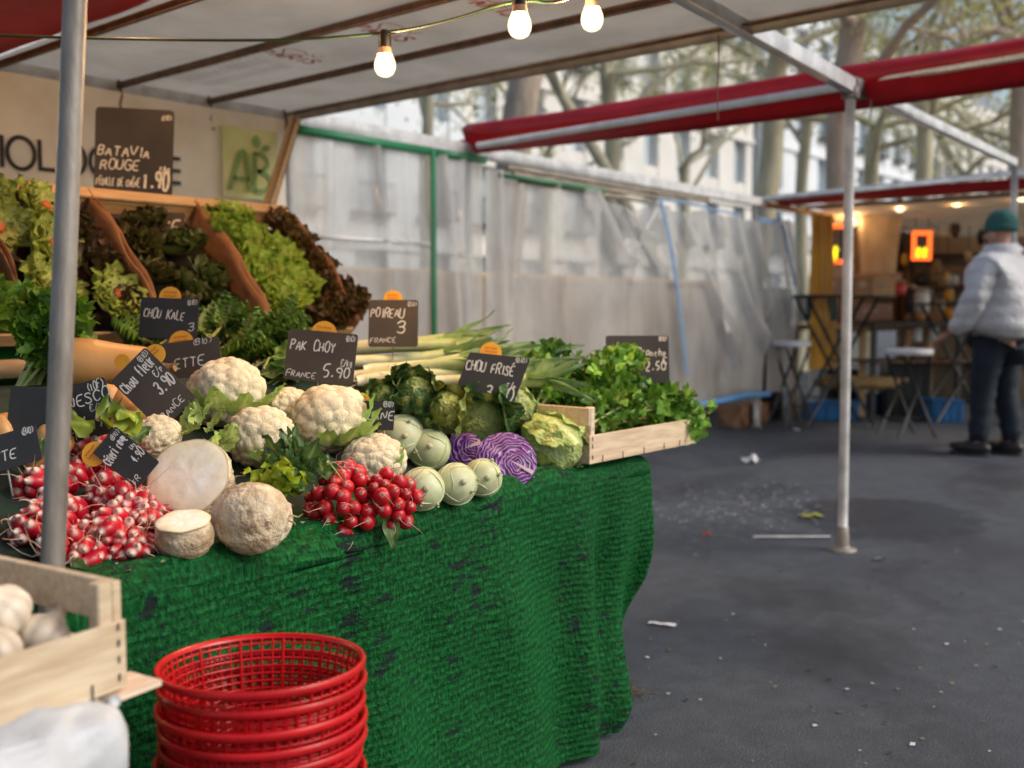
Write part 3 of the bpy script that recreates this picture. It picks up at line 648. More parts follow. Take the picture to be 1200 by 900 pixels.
# ------------------------------------------------------------------ display table, cloth and rack
def make_turf():
    m,nt,b=newmat('green_turf_cloth')
    vec=coords(nt,(1,1,1)); 
    uvn=nt.nodes.new('ShaderNodeAttribute'); uvn.attribute_name='Col'   # r=u along, g=distance down the cloth
    sep=nt.nodes.new('ShaderNodeSeparateColor'); nt.links.new(uvn.outputs['Color'],sep.inputs[0])
    cmb=nt.nodes.new('ShaderNodeCombineXYZ'); nt.links.new(sep.outputs[0],cmb.inputs[0]); nt.links.new(sep.outputs[1],cmb.inputs[1])
    mp=nt.nodes.new('ShaderNodeMapping'); mp.inputs['Scale'].default_value=(9,3.4,1); nt.links.new(cmb.outputs[0],mp.inputs[0]); st=mp.outputs[0]
    warp=math_(nt,'MULTIPLY',noise_(nt,st,4,3),.05)
    row=math_(nt,'SINE',math_(nt,'MULTIPLY',math_(nt,'ADD',sep.outputs[1],math_(nt,'MULTIPLY',warp,.16)),3.0*2*PI*62))
    mp2=nt.nodes.new('ShaderNodeMapping'); mp2.inputs['Scale'].default_value=(3*110,3*60,1); nt.links.new(cmb.outputs[0],mp2.inputs[0])
    fib=noise_(nt,mp2.outputs[0],1.,3,.7)
    mp3=nt.nodes.new('ShaderNodeMapping'); mp3.inputs['Scale'].default_value=(3*20,3*48,1); nt.links.new(cmb.outputs[0],mp3.inputs[0])
    tuft=noise_(nt,mp3.outputs[0],1.,3,.6)
    c=ramp(nt,fib,[(.30,(.001,.018,.004)),(.5,(.0035,.080,.018)),(.74,(.016,.19,.044))])
    big=noise_(nt,st,.9,4,.6); c=mixc(nt,c,ramp(nt,big,[(.3,(.6,.7,.7)),(.7,(1.15,1.1,1.0))]),1.,'MULTIPLY')
    c=mixc(nt,c,ramp(nt,row,[(.1,(.84,.84,.84)),(.9,(1.06,1.06,1.06))]),1.,'MULTIPLY')
    mp4=nt.nodes.new('ShaderNodeMapping'); mp4.inputs['Scale'].default_value=(3*13,3*34,1); nt.links.new(cmb.outputs[0],mp4.inputs[0])
    wn=noise_(nt,mp4.outputs[0],1.,4,.75); wide=noise_(nt,st,1.3,3)
    worn=math_(nt,'GREATER_THAN',math_(nt,'ADD',math_(nt,'MULTIPLY',wn,1.),math_(nt,'MULTIPLY',wide,.6)),.93)
    c=mixc(nt,c,(.010,.013,.018),math_(nt,'MULTIPLY',worn,.92))
    nt.links.new(c,b.inputs['Base Color']); b.inputs['Roughness'].default_value=.62; b.inputs['Specular IOR Level'].default_value=.1
    b.inputs['Sheen Weight'].default_value=.04; b.inputs['Sheen Tint'].default_value=(.3,1,.5,1)
    h=math_(nt,'ADD',math_(nt,'MULTIPLY',row,.13),math_(nt,'ADD',fib,math_(nt,'MULTIPLY',tuft,1.3))); h=math_(nt,'SUBTRACT',h,math_(nt,'MULTIPLY',worn,.8))
    bump_(nt,b,h,1.,.006); return m
m_turf=make_turf()
def cloth_mesh():
    ns,nu=150,420
    # cross-section: s in metres from the back of the top to the floor
    prof=[]; R=.045; 
    for k in range(30): prof.append((.36-(.36-R)*k/29,0))          # (distance behind the edge, drop)
    for k in range(1,14): a=k/14*PI/2; prof.append((R-R*math.sin(a),R-R*math.cos(a)))
    for k in range(107): prof.append((0,R+(TZ-.012-R)*k/106))
    prof=np.array(prof); ln=np.concatenate([[0],np.cumsum(np.linalg.norm(np.diff(prof,axis=0),axis=1))])
    V=np.zeros((nu,len(prof),3)); Cc=np.zeros((nu,len(prof),3))
    for i in range(nu):
        q=i/(nu-1)
        for j,(bk,dr) in enumerate(prof):
            z=TZ+.006-dr
            # right edge moves with the height
            ue=np.interp(z,[0,.19,.4,.55,.66,.76],[2.30,2.45,2.53,2.56,2.575,2.57])
            u=-.25+(ue+.25)*q
            fall=max(0,(dr-.05)/.7)
            nearend=math.exp(-((u-2.42)/.35)**2)
            f=.010*math.sin(u*15+1.2*math.sin(u*3.1))+.008*math.sin(u*27+2*z)+.012*math.sin(u*7.3+1.5*z)
            f+= nearend*(.030*math.sin(u*30-3.*z)+.02*math.sin(u*17+z*4))
            f+=.014*math.sin(u*9+z*5)*math.sin(z*7)
            y=vf(u)+bk - f*min(1,fall*3+.0)*(1 if dr>R else 0) -.05*fall**2
            zz=z+.0035*math.sin(u*31)*(bk>0)+ (.006*math.sin(u*13+bk*20))*(bk>0) -.012*math.sin(u*5+1)*(dr<R*1.2 and dr>0)
            if dr==0: zz=z+.004*math.sin(u*13+bk*25)*(bk>R)
            V[i,j]=(u,y,zz); Cc[i,j]=(u/3.,ln[j]/3.,0)
    mb=MB(); mb.add(V.reshape(-1,3),gridf(nu,len(prof)),Cc.reshape(-1,3)); return mb
t=cloth_mesh().build('tablecloth',m_turf); tag(t,'worn green artificial turf cloth draped over the front of the vegetable table','tablecloth')
so=t.modifiers.new('thick','SOLIDIFY'); so.thickness=.006; so.offset=-1

t=thing('market_table','trestle table hidden under the green turf cloth','table',(1.2,2.05,0))
mb=MB(); box(mb,(-.05,.12,.735),(2.35,.86,.03),T_(rz=.0)); o=mb.build('table_top',m_woodv,t)
for x in (-1.15,1.08):
    for y in (-.2,.5):
        mb=MB(); tube(mb,[(x,y,0.002),(x,y*.9,.719)],.018,10); mb.build('leg',m_steel,t)
# sloped display boards covering the rear of the table
t=thing('display_riser','dark sloped wooden riser carrying the piled vegetables','display riser',(0,0,0))
mb=MB(); pts=[(.12,0.0),(.15,.004),(.73,.262),(.74,.255),(1.0,.25),(1.0,0)]
V=[(u,vf(u)+a,TZ+b) for u in (-.1,2.5) for a,b in pts]; n=len(pts); mb.add(V,[(i,(i+1)%n,n+(i+1)%n,n+i) for i in range(n)]+[tuple(range(n))[::-1],tuple(range(n,2*n))])
mb.build('board',mat('dark_turf_board',(.01,.035,.015),(.008,.012,.01),.9,ns=20,bump=.5),t,smooth=False)
# stepped rack for the salad crates
t=thing('display_rack','timber rack holding the tilted salad crates','rack',(0,0,0))
for x in (.95,1.75,2.5):
    for y,h in ((2.92,1.04),(3.30,1.40)):
        mb=MB(); box(mb,(x,y,h/2+.002),(.045,.045,h)); mb.build('leg',m_woodv,t)
mb=MB(); box(mb,(1.73,2.90,1.03),(1.7,.05,.05)); box(mb,(1.73,3.325,1.40),(1.7,.04,.05)); mb.build('cross_rail',m_woodv,t)
mb=MB(); box(mb,(1.6,2.99,.72),(1.9,.01,.74)); mb.build('hanging_skirt',m_turf,t)

# ------------------------------------------------------------------ crates
def slat_crate(name,label,cat,M,L=.58,Wd=.38,Hh=.16,Hs=.085,group=None,m=None,gap=.004,slats=1,tk=.006,lowend=True,name_end='end_board'):
    """L along x, Wd along y; corner posts and end boards rise to Hh, the long sides to Hs; origin at a bottom corner"""
    m=m or m_wood; t=thing(name,label,cat,M=M,group=group); rg=random.Random(len(label)+int(L*1000))
    tint=lambda:tuple(rg.uniform(.82,1.1)*np.array([1,rg.uniform(.95,1),rg.uniform(.9,1)]))
    for x in (0,L):
        mb=MB(); s=1 if x==0 else -1
        box(mb,(x+s*tk,Wd/2,Hh-.026),(tk*1.6,Wd-.004,.05),col=tint(),bev=.0015)
        box(mb,(x+s*tk,Wd/2,.028),(tk*1.6,Wd-.004,.05),col=tint(),bev=.0015)
        mb.build('end_board',m,t,smooth=False)
        for y in (0,Wd):
            mb=MB(); e=1 if y==0 else -1; box(mb,(x+s*(tk*1.8+.010),y+e*.012,Hh/2),(.020,.02,Hh),col=tint(),bev=.002); mb.build('corner_post',m,t,smooth=False)
    for y in (0,Wd):
        hh=Hs/slats
        for k in range(slats):
            mb=MB(); e=-1 if y==0 else 1; box(mb,(L/2,y+e*.0005,hh*(k+.5)),(L,.004,hh-gap),col=tint(),bev=.001); mb.build('side_slat',m,t,smooth=False)
    mb=MB()
    for k in range(5): box(mb,(L/2,Wd*(k+.5)/5,.004),(L-.004,Wd/5-.008,.004),col=tint())
    mb.build('floor_slats',m,t,smooth=False)
    return t
def staples(t,pts,m=None):
    for (x,y,z,dz) in pts:
        mb=MB(); box(mb,(x,y,z),(.0016,.0012,dz)); mb.build('staple',m or m_black,t,smooth=False)
# celery crate on the right
p=PZ(690,546,TZ+.014); p2=PZ(812,521,TZ+.014)
ang=math.atan2(p2.y-p.y,p2.x-p.x); 
t=slat_crate('vegetable_crate','low pale wooden crate of celery jutting past the right end of the table','crate',T_((p.x,p.y,TZ+.016),rz=ang),.56,.36,.155,.082)
staples(t,[(x,-.0045,.012,.018) for x in (.06,.16,.27,.38,.47)]+[(.012,-.0045,z,.012) for z in (.02,.05,.07)])
celery_M=T_((p.x,p.y,TZ+.016),rz=ang)
# garlic crate, front left
q=P(148,806,1.25); gang=math.radians(9)
GL,GW=.55,.27
gM=T_((q.x,q.y,q.z),rz=gang)@Matrix.Translation((-GL,0,0))
t=slat_crate('garlic_crate','pale wooden crate of garlic bulbs in the bottom left corner','crate',gM,GL,GW,.135,.088,slats=1,tk=.008)
staples(t,[(GL-.012,-.0045,z,.009) for z in (.018,.04,.06,.08)]+[(GL-.05,-.0045,.01,.02),(GL-.22,-.0045,.01,.02)])
mb=MB(); box(mb,(GL-.0,.02,-.006),(.09,.06,.007),T_(ry=0),col=(1.2,1.2,1.25)); mb.build('runner',m_wood,t,smooth=False)
# tilted salad crates
SA=math.radians(45)
crate_lab=['honey coloured salad crate at the far left holding curly green lettuce','tilted crate holding pale escarole heads with orange cut stems','tilted crate of dark oak-leaf lettuce with a FRANCE slate at its back','tilted crate nearest the plastic sheet with green and red lettuces']
US=[.92,1.32,1.725,2.13,2.535]
for i in range(4):
    M=T_((US[i]+.004,2.93,1.085))@Matrix.Rotation(SA,4,'X')
    t=thing('salad_crate',crate_lab[i],'crate',M=M,group='tilted crates of salad')
    w=US[i+1]-US[i]-.008; L=.60; 
    for x in (0,w):      # kraft-lined, sagging side walls
        n=14; V=[]
        for a in range(n):
            s=a/(n-1)
            for b__ in range(5):
                q_=b__/4; hgt=.098*(1-.0*s)+.045*math.sin(PI*s)**.7*(1-.35*abs(math.sin(s*7+i)))+.008*math.sin(s*13+i*2+x*9)
                V.append((x+(.003 if x==0 else -.003)+.012*math.sin(s*9+q_*3+i)*q_*(-1 if x else 1)*.5,s*L,q_*hgt))
        mb=MB(); mb.add(V,gridf(n,5)); o=mb.build('side_wall',m_kraft,t); so=o.modifiers.new('t','SOLIDIFY'); so.thickness=.004; so.offset=0
    mb=MB(); box(mb,(w/2,.006,.028),(w,.01,.045),bev=.002); mb.build('front_board',m_woodv,t,smooth=False)
    mb=MB(); box(mb,(w/2,L-.005,.045),(w,.01,.045),bev=.002); box(mb,(w/2,L-.008,.080),(w+.004,.012,.022),bev=.002); box(mb,(w/2,L-.0,.098),(w+.006,.045,.012),bev=.002); mb.build('back_board',m_woodv,t,smooth=False)
    mb=MB(); box(mb,(w/2,L/2,.003),(w-.01,L-.02,.004)); mb.build('crate_floor',m_black if i in(1,2) else m_kraft,t,smooth=False)
def crateM(i,x,y,z): return T_((US[i]+.004,2.93,1.085))@Matrix.Rotation(SA,4,'X')@Matrix.Translation((x,y,z))

# ------------------------------------------------------------------ red baskets
def basket_mesh(R0=.145,R1=.115,Hb=.20):
    t=thing('plastic_basket','topmost red plastic basket of the stack in front of the turf cloth','basket',group='stacked red plastic baskets')
    mb=MB(); lathe(mb,[(R0-.006,.0-.004),(R0-.003,.002),(R0+.001,.0025),(R0+.0025,.0),(R0+.0027,-.005),(R0+.0018,-.008),(R0+.0005,-.009),(R0-.002,-.009),(R0-.003,-.006)][::-1],72); mb.build('rim',m_redplastic,t)
    mb=MB(); rad=lambda z:R0-.006+(R1-R0)*(-z/Hb)
    nr=52
    for k in range(nr):
        a=k*2*PI/nr; tube(mb,[(rad(z)*math.cos(a),rad(z)*math.sin(a),z) for z in (-.004,-.1,-Hb)],.0019 if k%4 else .0030,5,cap=False)
    for j in range(1,18):
        z=-Hb*j/18; r=rad(z); tube(mb,[(r*math.cos(a),r*math.sin(a),z) for a in np.linspace(0,2*PI,49)],.0019,5,cap=False)
    mb.build('lattice',m_redplastic,t)
    mb=MB(); lathe(mb,[(R1-.003,-Hb),(.02,-Hb),(.02,-Hb-.003),(R1-.003,-Hb-.003)],40); 
    mb.build('basket_floor',m_redplastic,t); return t
bk=basket_mesh(); c=P(307,775,1.47)
tilt=Matrix.Rotation(YAW,4,'Z')@Matrix.Rotation(math.radians(3.),4,'Y')
names=['second red plastic basket down, nested in the topmost','third red plastic basket down in the stack','fourth red plastic basket down in the stack','fifth red plastic basket down, only its rim in view','sixth red plastic basket down in the stack','seventh red plastic basket down in the stack']
STEP=.027
nb=int((c.z-.205)/STEP)+1
for k in range(1,8):
    dup(bk,Matrix.Translation((c.x+.004*math.sin(k*2.1),c.y+.004*math.cos(k*1.3),c.z-STEP*k))@tilt@Matrix.Rotation(k*.31,4,'Z'),(names+['lowest red plastic basket of the stack'])[k-1])
bk.matrix_world=Matrix.Translation((c.x,c.y,c.z))@tilt
zb=c.z-STEP*7-.215
t=thing('upturned_crate','dark upturned crate under the stack of red baskets','crate',(c.x,c.y,0),rot=(0,0,.3))
mb=MB(); box(mb,(0,0,zb-.006),(.3,.3,.012)); mb.build('lid_board',m_woodv,t,smooth=False)
for x in(-.14,.14):
    mb=MB(); box(mb,(x,0,(zb-.012)/2+.001),(.012,.28,zb-.014)); mb.build('side_board',m_woodv,t,smooth=False)

# ------------------------------------------------------------------ white sack and crates under the garlic
t=thing('stacked_crate','green plastic crate stacked beneath the garlic crate','crate',M=gM@Matrix.Translation((0,0,-.02)))
m_gcrate=mat('dark_green_plastic',(.012,.035,.028),None,.5)
mb=MB()
for k in range(3):
    z=-.12-.21*k; box(mb,(GL/2-.03,GW/2,z),(GL-.09,GW-.03,.19),bev=.01)
mb.build('crate_walls',m_gcrate,t)
mb=MB(); box(mb,(GL/2-.02,-.0,-.006),(GL-.06,.06,.012),bev=.003); mb.build('teal_cloth_edge',mat('teal_tarp',(.02,.16,.14),None,.6),t)
m_sack=mat('white_sack',(.62,.64,.66),(.45,.47,.50),.45,ns=6,bump=.5,bs=18,bd=.01,transl=.1)
sp,sr=P(-38,925,1.12),.1
v,f=ico(5); v=v.copy(); e=.55
w=np.sign(v)*abs(v)**e; w=w/np.max(np.abs(w),axis=0)
w=w*np.array([.155,.115,.075]); w+= (w/ (np.linalg.norm(w,axis=1)[:,None]+1e-6))*(.012*vnoise(w,20,4)+.007*vnoise(w,50,5))[:,None]
t=thing('white_sack','crumpled white plastic sack under the garlic crate, teal cloth above it','sack',M=T_((sp.x,sp.y,sp.z),rz=gang))
mb=MB(); mb.add(w,f); mb.build('sack_body',m_sack,t)
mb=MB(); tube(mb,[(.146,-.06+.03*k,.062-.012*k*k*.25-.01*math.sin(k)) for k in range(5)]+[(.150,.02,-.02),(.150,-.01,-.07)],.008,8); mb.build('rolled_edge',m_sack,t)
t=thing('sack_support','dark box standing under the white sack','box',M=T_((sp.x,sp.y,0),rz=gang)); mb=MB(); box(mb,(0,0,(sp.z-.07)/2),(.28,.2,sp.z-.072),bev=.01); mb.build('carton',m_gcrate,t)
mb=MB(); box(mb,(0,0,sp.z-.069),(.285,.205,.004)); mb.build('lid',m_black,t)
# ------------------------------------------------------------------ price slates
def slate(label, px, py, d, w, h, roll=0, yaw=None, tilt=-12, texts=(), tagpos=None, brown=False, shear=0, group='handwritten price slates', lw=.12, name='price_slate'):
    """w,h in pixels of the 1200 px photo at depth d; texts = (string, x, y, size) in units of the board, origin bottom left"""
    p=P(px,py,d); yaw=CAMYAW if yaw is None else math.radians(yaw)
    M=T_(p)@Matrix.Rotation(yaw,4,'Z')@Matrix.Rotation(math.radians(tilt),4,'X')@Matrix.Rotation(math.radians(roll),4,'Y')
    t=thing(name,label,'price sign',M=M,group=group)
    W_=w*d/1200; H_=h*d/1200; r=.05*min(W_,H_); mb=MB(); out=[]
    for cx,cy,a0 in ((W_/2-r,-H_/2+r,-90),(W_/2-r,H_/2-r,0),(-W_/2+r,H_/2-r,90),(-W_/2+r,-H_/2+r,180)):
        for a in (0,45,90): out.append((cx+r*math.cos(math.radians(a0+a))+shear*(cy/H_)*W_,cy+r*math.sin(math.radians(a0+a))))
    n=len(out); V=[(x,-.0015,z) for x,z in out]+[(x,.0015,z) for x,z in out]
    mb.add(V,[tuple(range(n)),tuple(range(n,2*n))[::-1]]+[(i,n+i,n+(i+1)%n,(i+1)%n) for i in range(n)]); mb.build('board',m_slatebrown if brown else m_slate,t,smooth=False)
    if texts:
        for s in texts:
            mb=MB()
            txt,x,y,sz=s[:4]; rot=math.radians(s[4]) if len(s)>4 else math.radians(3)
            write(mb,txt,((x-.5)*W_+shear*(y-.5)*W_,-.0022,(y-.5)*H_),(math.cos(rot),0,math.sin(rot)),(-math.sin(rot),0,math.cos(rot)),sz*H_,lw,.5,fit=(s[5] if len(s)>5 else .97-max(x,.0))*W_ if x>=0 else None)
            mb.build('chalk_writing',m_chalk,t,smooth=False)
    if tagpos:
        x,y,rp=tagpos; R=rp*d/1200; mb=MB(); th=np.linspace(0,2*PI,29)[:-1]
        V=[((x-.5)*W_+R*math.cos(a),.004,(y-.5)*H_+R*.95*math.sin(a)) for a in th]; V+= [(a,.0052,c) for a,_,c in V]; n=28
        mb.add(V,[tuple(range(n)),tuple(range(n,2*n))[::-1]]+[(i,n+i,n+(i+1)%n,(i+1)%n) for i in range(n)]); g=mb.build('round_tag',m_tag,t,smooth=False)
        mb=MB(); [ribbon(mb,[((x-.5)*W_-R*.55+R*1.1*q/10,.0034,(y-.5)*H_+R*(.42-.34*kk)+R*.12*(-1)**q*random.uniform(.5,1)) for q in range(11)],R*.07,(0,-1,0)) for kk in (0,1)]; mb.build('tag_writing',m_tagink,g,smooth=False)
    if abs(roll)<20: mb=MB(); tube(mb,[(0,.003,-H_/2+.01),(0,.004,-H_/2-.05)],.002,6); mb.build('stake',m_steel,t)
    return t
random.seed(11)
slate('brown slate reading PAK CHOY 5,90 above the cauliflowers',376,418,2.60,82,60,5,texts=[('PAK CHOY',.05,.60,.20,0,.66),('FRANCE',.03,.07,.12,-2),('5,90',.55,.10,.22),('€/kg',.80,.34,.13),('(BIO)',.83,.84,.10)],tagpos=(.5,.98,15),brown=True)
slate('slate reading CHOU KALE among the kale below the dark lettuces',198,373,2.72,68,48,2,texts=[('CHOU KALE',.06,.52,.22,-4,.72),('(BIO)',.80,.84,.12),('3',.85,.2,.2)],tagpos=(.48,1.04,13))
slate('brown slate ending in ETTE, tipped over behind the cauliflower',218,422,2.62,82,46,-8,texts=[('ETTE',.33,.30,.24,2),('(BIO)',.62,.84,.14),('3,',.75,.02,.18)],tagpos=(.45,1.0,14),brown=True)
slate('brown slate reading Chou fleur 3,90, turned almost on its side above the celeriac half',180,456,2.22,56,86,-47,texts=[('Chou fleur',.05,.70,.17,4),('3,90',.52,.36,.20,-4),('€/p',.72,.58,.10),('FRANCE',.06,.06,.10,3),('(BIO)',.70,.88,.085)],tagpos=(1.02,.84,13),brown=True)
slate('plain black slate with its back showing at the left of the thick pole',42,484,1.98,64,60,4,tilt=-8)
slate('black slate reading ROMANESCO at the right of the thick pole',92,484,2.02,80,66,-16,texts=[('ROMANESCO',-.14,.56,.19,3),('4,90',.50,.16,.26,0),('€/kg',.68,.46,.13),('FR',.30,.04,.13),('(10F)',.72,.82,.15)],tilt=-8)
slate('small black slate reading Celeri rave between the pink radishes and the celeriac half',148,536,1.90,40,68,-52,texts=[('Céleri rave',.02,.62,.18,6),('4,90',.55,.30,.16,-3),('€/kg',.78,.5,.08),('FR',.06,.05,.10),('(BIO)',.62,.86,.09)],tagpos=(-.02,.99,15))
slate('grey slate half buried in radishes at the left edge of the photo',4,530,1.86,84,44,-18,texts=[('NAVETTE',-.1,.24,.26,0),('(BIO)',.80,.78,.18)],tilt=-20,brown=False)
slate('brown slate reading POIREAU 3 standing behind the leeks',461,379,3.02,58,56,0,texts=[('POIREAU',.04,.64,.18,-2,.68),('3',.58,.28,.24),('FRANCE',.04,.08,.11,2),('(BIO)',.78,.86,.09)],tagpos=(.48,1.03,11),brown=True)
slate('black slanting slate reading CHOU FRISE 3,90 behind the savoy cabbage',576,443,2.80,72,56,6,shear=.2,texts=[('CHOU FRISÉ',.04,.62,.20,-2,.8),('3,90',.50,.08,.26,-5),('€/p',.80,.28,.15),('(BIO)',.78,.88,.1)],tagpos=(.44,1.04,13))
slate('tiny black slate reading ANE wedged between cauliflower and pale kohlrabi',444,487,2.44,36,34,2,texts=[('BLANE',-.15,.36,.30,0),('(BIO)',.62,.80,.2)],tagpos=(-.1,1.0,10))
slate('black slate reading Céleri Branche standing in the celery crate',747,421,3.22,74,56,0,texts=[('Céleri Branche',.06,.62,.15,-3),('2,50',.62,.26,.2),('€',.9,.4,.12),('(BIO)',.84,.88,.1)])
slate('long dark slate reading FRANCE inside the crate of dark lettuce',166,262,3.62,100,30,3,texts=[('FRANCE',.26,.18,.62,-2)],brown=True,tilt=-5)
slate('tall slate reading BATAVIA, ROUGE and FEUILLE DE CHENE 1,90 in front of the banner',157,179,3.72,92,102,3,texts=[('BATAVIA',.04,.46,.11,-1),('ROUGE',.08,.30,.11,0),('FEUILLE DE CHÊNE',.03,.12,.085,-1,.56),('1,90',.62,.10,.20,0),('€/kg',.84,.28,.08),('(BIO)',.84,.88,.05)],tilt=0,lw=.14)

# ------------------------------------------------------------------ cauliflowers
def curd(seed,nf=85,sub=5):
    rg=np.random.default_rng(seed); nf=int(rg.integers(60,120)); v,f=ico(sub); v=v.copy()
    k=np.arange(nf)+.5; ph=np.arccos(1-2*k/nf); th=PI*(1+5**.5)*k
    c=np.stack([np.cos(th)*np.sin(ph),np.sin(th)*np.sin(ph),np.cos(ph)],1)+rg.normal(size=(nf,3))*.12; c/=np.linalg.norm(c,axis=1)[:,None]
    d=np.arccos(np.clip(v@c.T,-1,1)); s=np.sort(d,axis=1); near=s[:,0]; e=s[:,1]-s[:,0]
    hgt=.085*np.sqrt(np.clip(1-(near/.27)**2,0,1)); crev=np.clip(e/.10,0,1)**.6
    nf2=900; k=np.arange(nf2)+.5; ph=np.arccos(1-2*k/nf2); th=PI*(1+5**.5)*k
    c2=np.stack([np.cos(th)*np.sin(ph),np.sin(th)*np.sin(ph),np.cos(ph)],1)+rg.normal(size=(nf2,3))*.03
    d2=np.min(np.stack([np.linalg.norm(v-q,axis=1) for q in c2],1),axis=1)
    r=.90+hgt*crev+.065*vnoise(v,2.0,seed)+.02*vnoise(v,5,seed+3)-.22*d2
    p=v*r[:,None]*np.array([1.02,1.0,.84])
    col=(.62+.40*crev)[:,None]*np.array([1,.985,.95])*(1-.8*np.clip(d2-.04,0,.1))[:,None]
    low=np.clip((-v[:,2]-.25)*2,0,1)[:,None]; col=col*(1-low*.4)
    return p,f,col
def cauliflower(label,px,py,rp,seed,leaves=(),rot=None,k=.92,d=None):
    p,r=(sit(px,py,rp,k) if d is None else (P(px,py,d),rp*d/1200))
    R_=rot or (Matrix.Rotation(seed,4,'Z'))
    t=thing('cauliflower',label,'cauliflower',loc=p,group='cauliflowers'); mb=MB(); v,f,c=curd(seed)
    tl=Matrix.Rotation(math.radians(-22),4,Vector((RT.x,RT.y,0)))@Matrix.Rotation(seed*1.3,4,'Z')
    # tilt the crown towards the camera
    tl=Matrix.Rotation(math.radians(25),4,RT)@Matrix.Rotation(seed*1.3,4,'Z')
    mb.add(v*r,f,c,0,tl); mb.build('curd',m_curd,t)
    rg=np.random.default_rng(seed+50); mb=MB()
    for a,inc,ln in leaves:
        a=math.radians(a); M=Matrix.Rotation(YAW-PI/2,4,'Z')@Matrix.Rotation(a,4,'Z')@Matrix.Translation((0,r*.55,-r*.62))
        leaf(mb,M,r*ln,r*.62,inc,.55,.35,.006,7,9,7,(.42,.50,.22),(.20,.34,.08),(.62,.66,.42),rng=rg,base=.5,pw=.8)
    if leaves: mb.build('wrapper_leaves',m_leaf,t)
    return t
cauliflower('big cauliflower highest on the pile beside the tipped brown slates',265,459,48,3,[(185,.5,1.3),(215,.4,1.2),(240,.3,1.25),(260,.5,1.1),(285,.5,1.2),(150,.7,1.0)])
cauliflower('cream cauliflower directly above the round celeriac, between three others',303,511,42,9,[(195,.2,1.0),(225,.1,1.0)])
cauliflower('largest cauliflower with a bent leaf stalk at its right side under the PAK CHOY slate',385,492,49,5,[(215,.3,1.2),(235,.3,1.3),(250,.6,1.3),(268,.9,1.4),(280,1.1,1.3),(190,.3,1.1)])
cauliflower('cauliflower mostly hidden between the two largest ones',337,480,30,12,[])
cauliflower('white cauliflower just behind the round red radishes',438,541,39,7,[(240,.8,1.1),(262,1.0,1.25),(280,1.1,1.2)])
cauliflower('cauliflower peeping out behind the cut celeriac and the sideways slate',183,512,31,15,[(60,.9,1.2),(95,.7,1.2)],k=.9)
# loose cauliflower leaves lying between heads
def leaf_spray(name,label,cat,px,py,d,n,L,Wd,cb,ct,cr,seed,spread=1.2,up=.3,fr=8,ruf=.01,group=None,m=None,dirn=None,curl=.7,lobe=False):
    p=P(px,py,d); rg=np.random.default_rng(seed); mb=MB()
    for k in range(n):
        a=(dirn if dirn is not None else -YAW*0-2.2)+rg.uniform(-spread,spread)
        M=Matrix.Rotation(a,4,'Z')@Matrix.Translation(rg.normal(size=3)*np.array([.02,.02,.008]))@Matrix.Rotation(rg.uniform(-.5,.5),4,'Y')
        leaf(mb,M,L*rg.uniform(.7,1.15),Wd*rg.uniform(.8,1.2),up+rg.uniform(-.3,.5),curl*rg.uniform(.4,1.3),.3,ruf,fr,10,9,cb,ct,cr,rng=rg,pw=.7)
    o=mb.build(name,m or m_leaf,None,loc=p); tag(o,label,cat,group); return o
leaf_spray('lime_leaves','frilly lime green leaves tucked between the celeriacs and the radish leaves','leaves',330,572,2.0,16,.06,.05,(.30,.42,.03),(.38,.46,.03),(.4,.5,.1),4,3,.5,fr=14,ruf=.012)
leaf_spray('pale_leaves','pale green cauliflower leaves spilling left of the second cauliflower','leaves',228,498,2.20,10,.07,.035,(.42,.50,.18),(.26,.36,.08),(.6,.64,.4),5,1.6,.5,ruf=.008)
leaf_spray('pale_leaves','yellowish leaves behind the sliced celeriac below the sideways slate','leaves',252,528,2.14,8,.055,.04,(.45,.50,.2),(.3,.4,.08),(.6,.64,.4),6,1.6,.7,ruf=.008)
leaf_spray('kale_leaf','dark curly leaf with a yellow-green stalk behind the Celeri rave slate','leaves',142,502,1.99,5,.08,.05,(.30,.38,.04),(.04,.09,.02),(.45,.5,.1),8,.9,.5,fr=16,ruf=.014,dirn=.4)

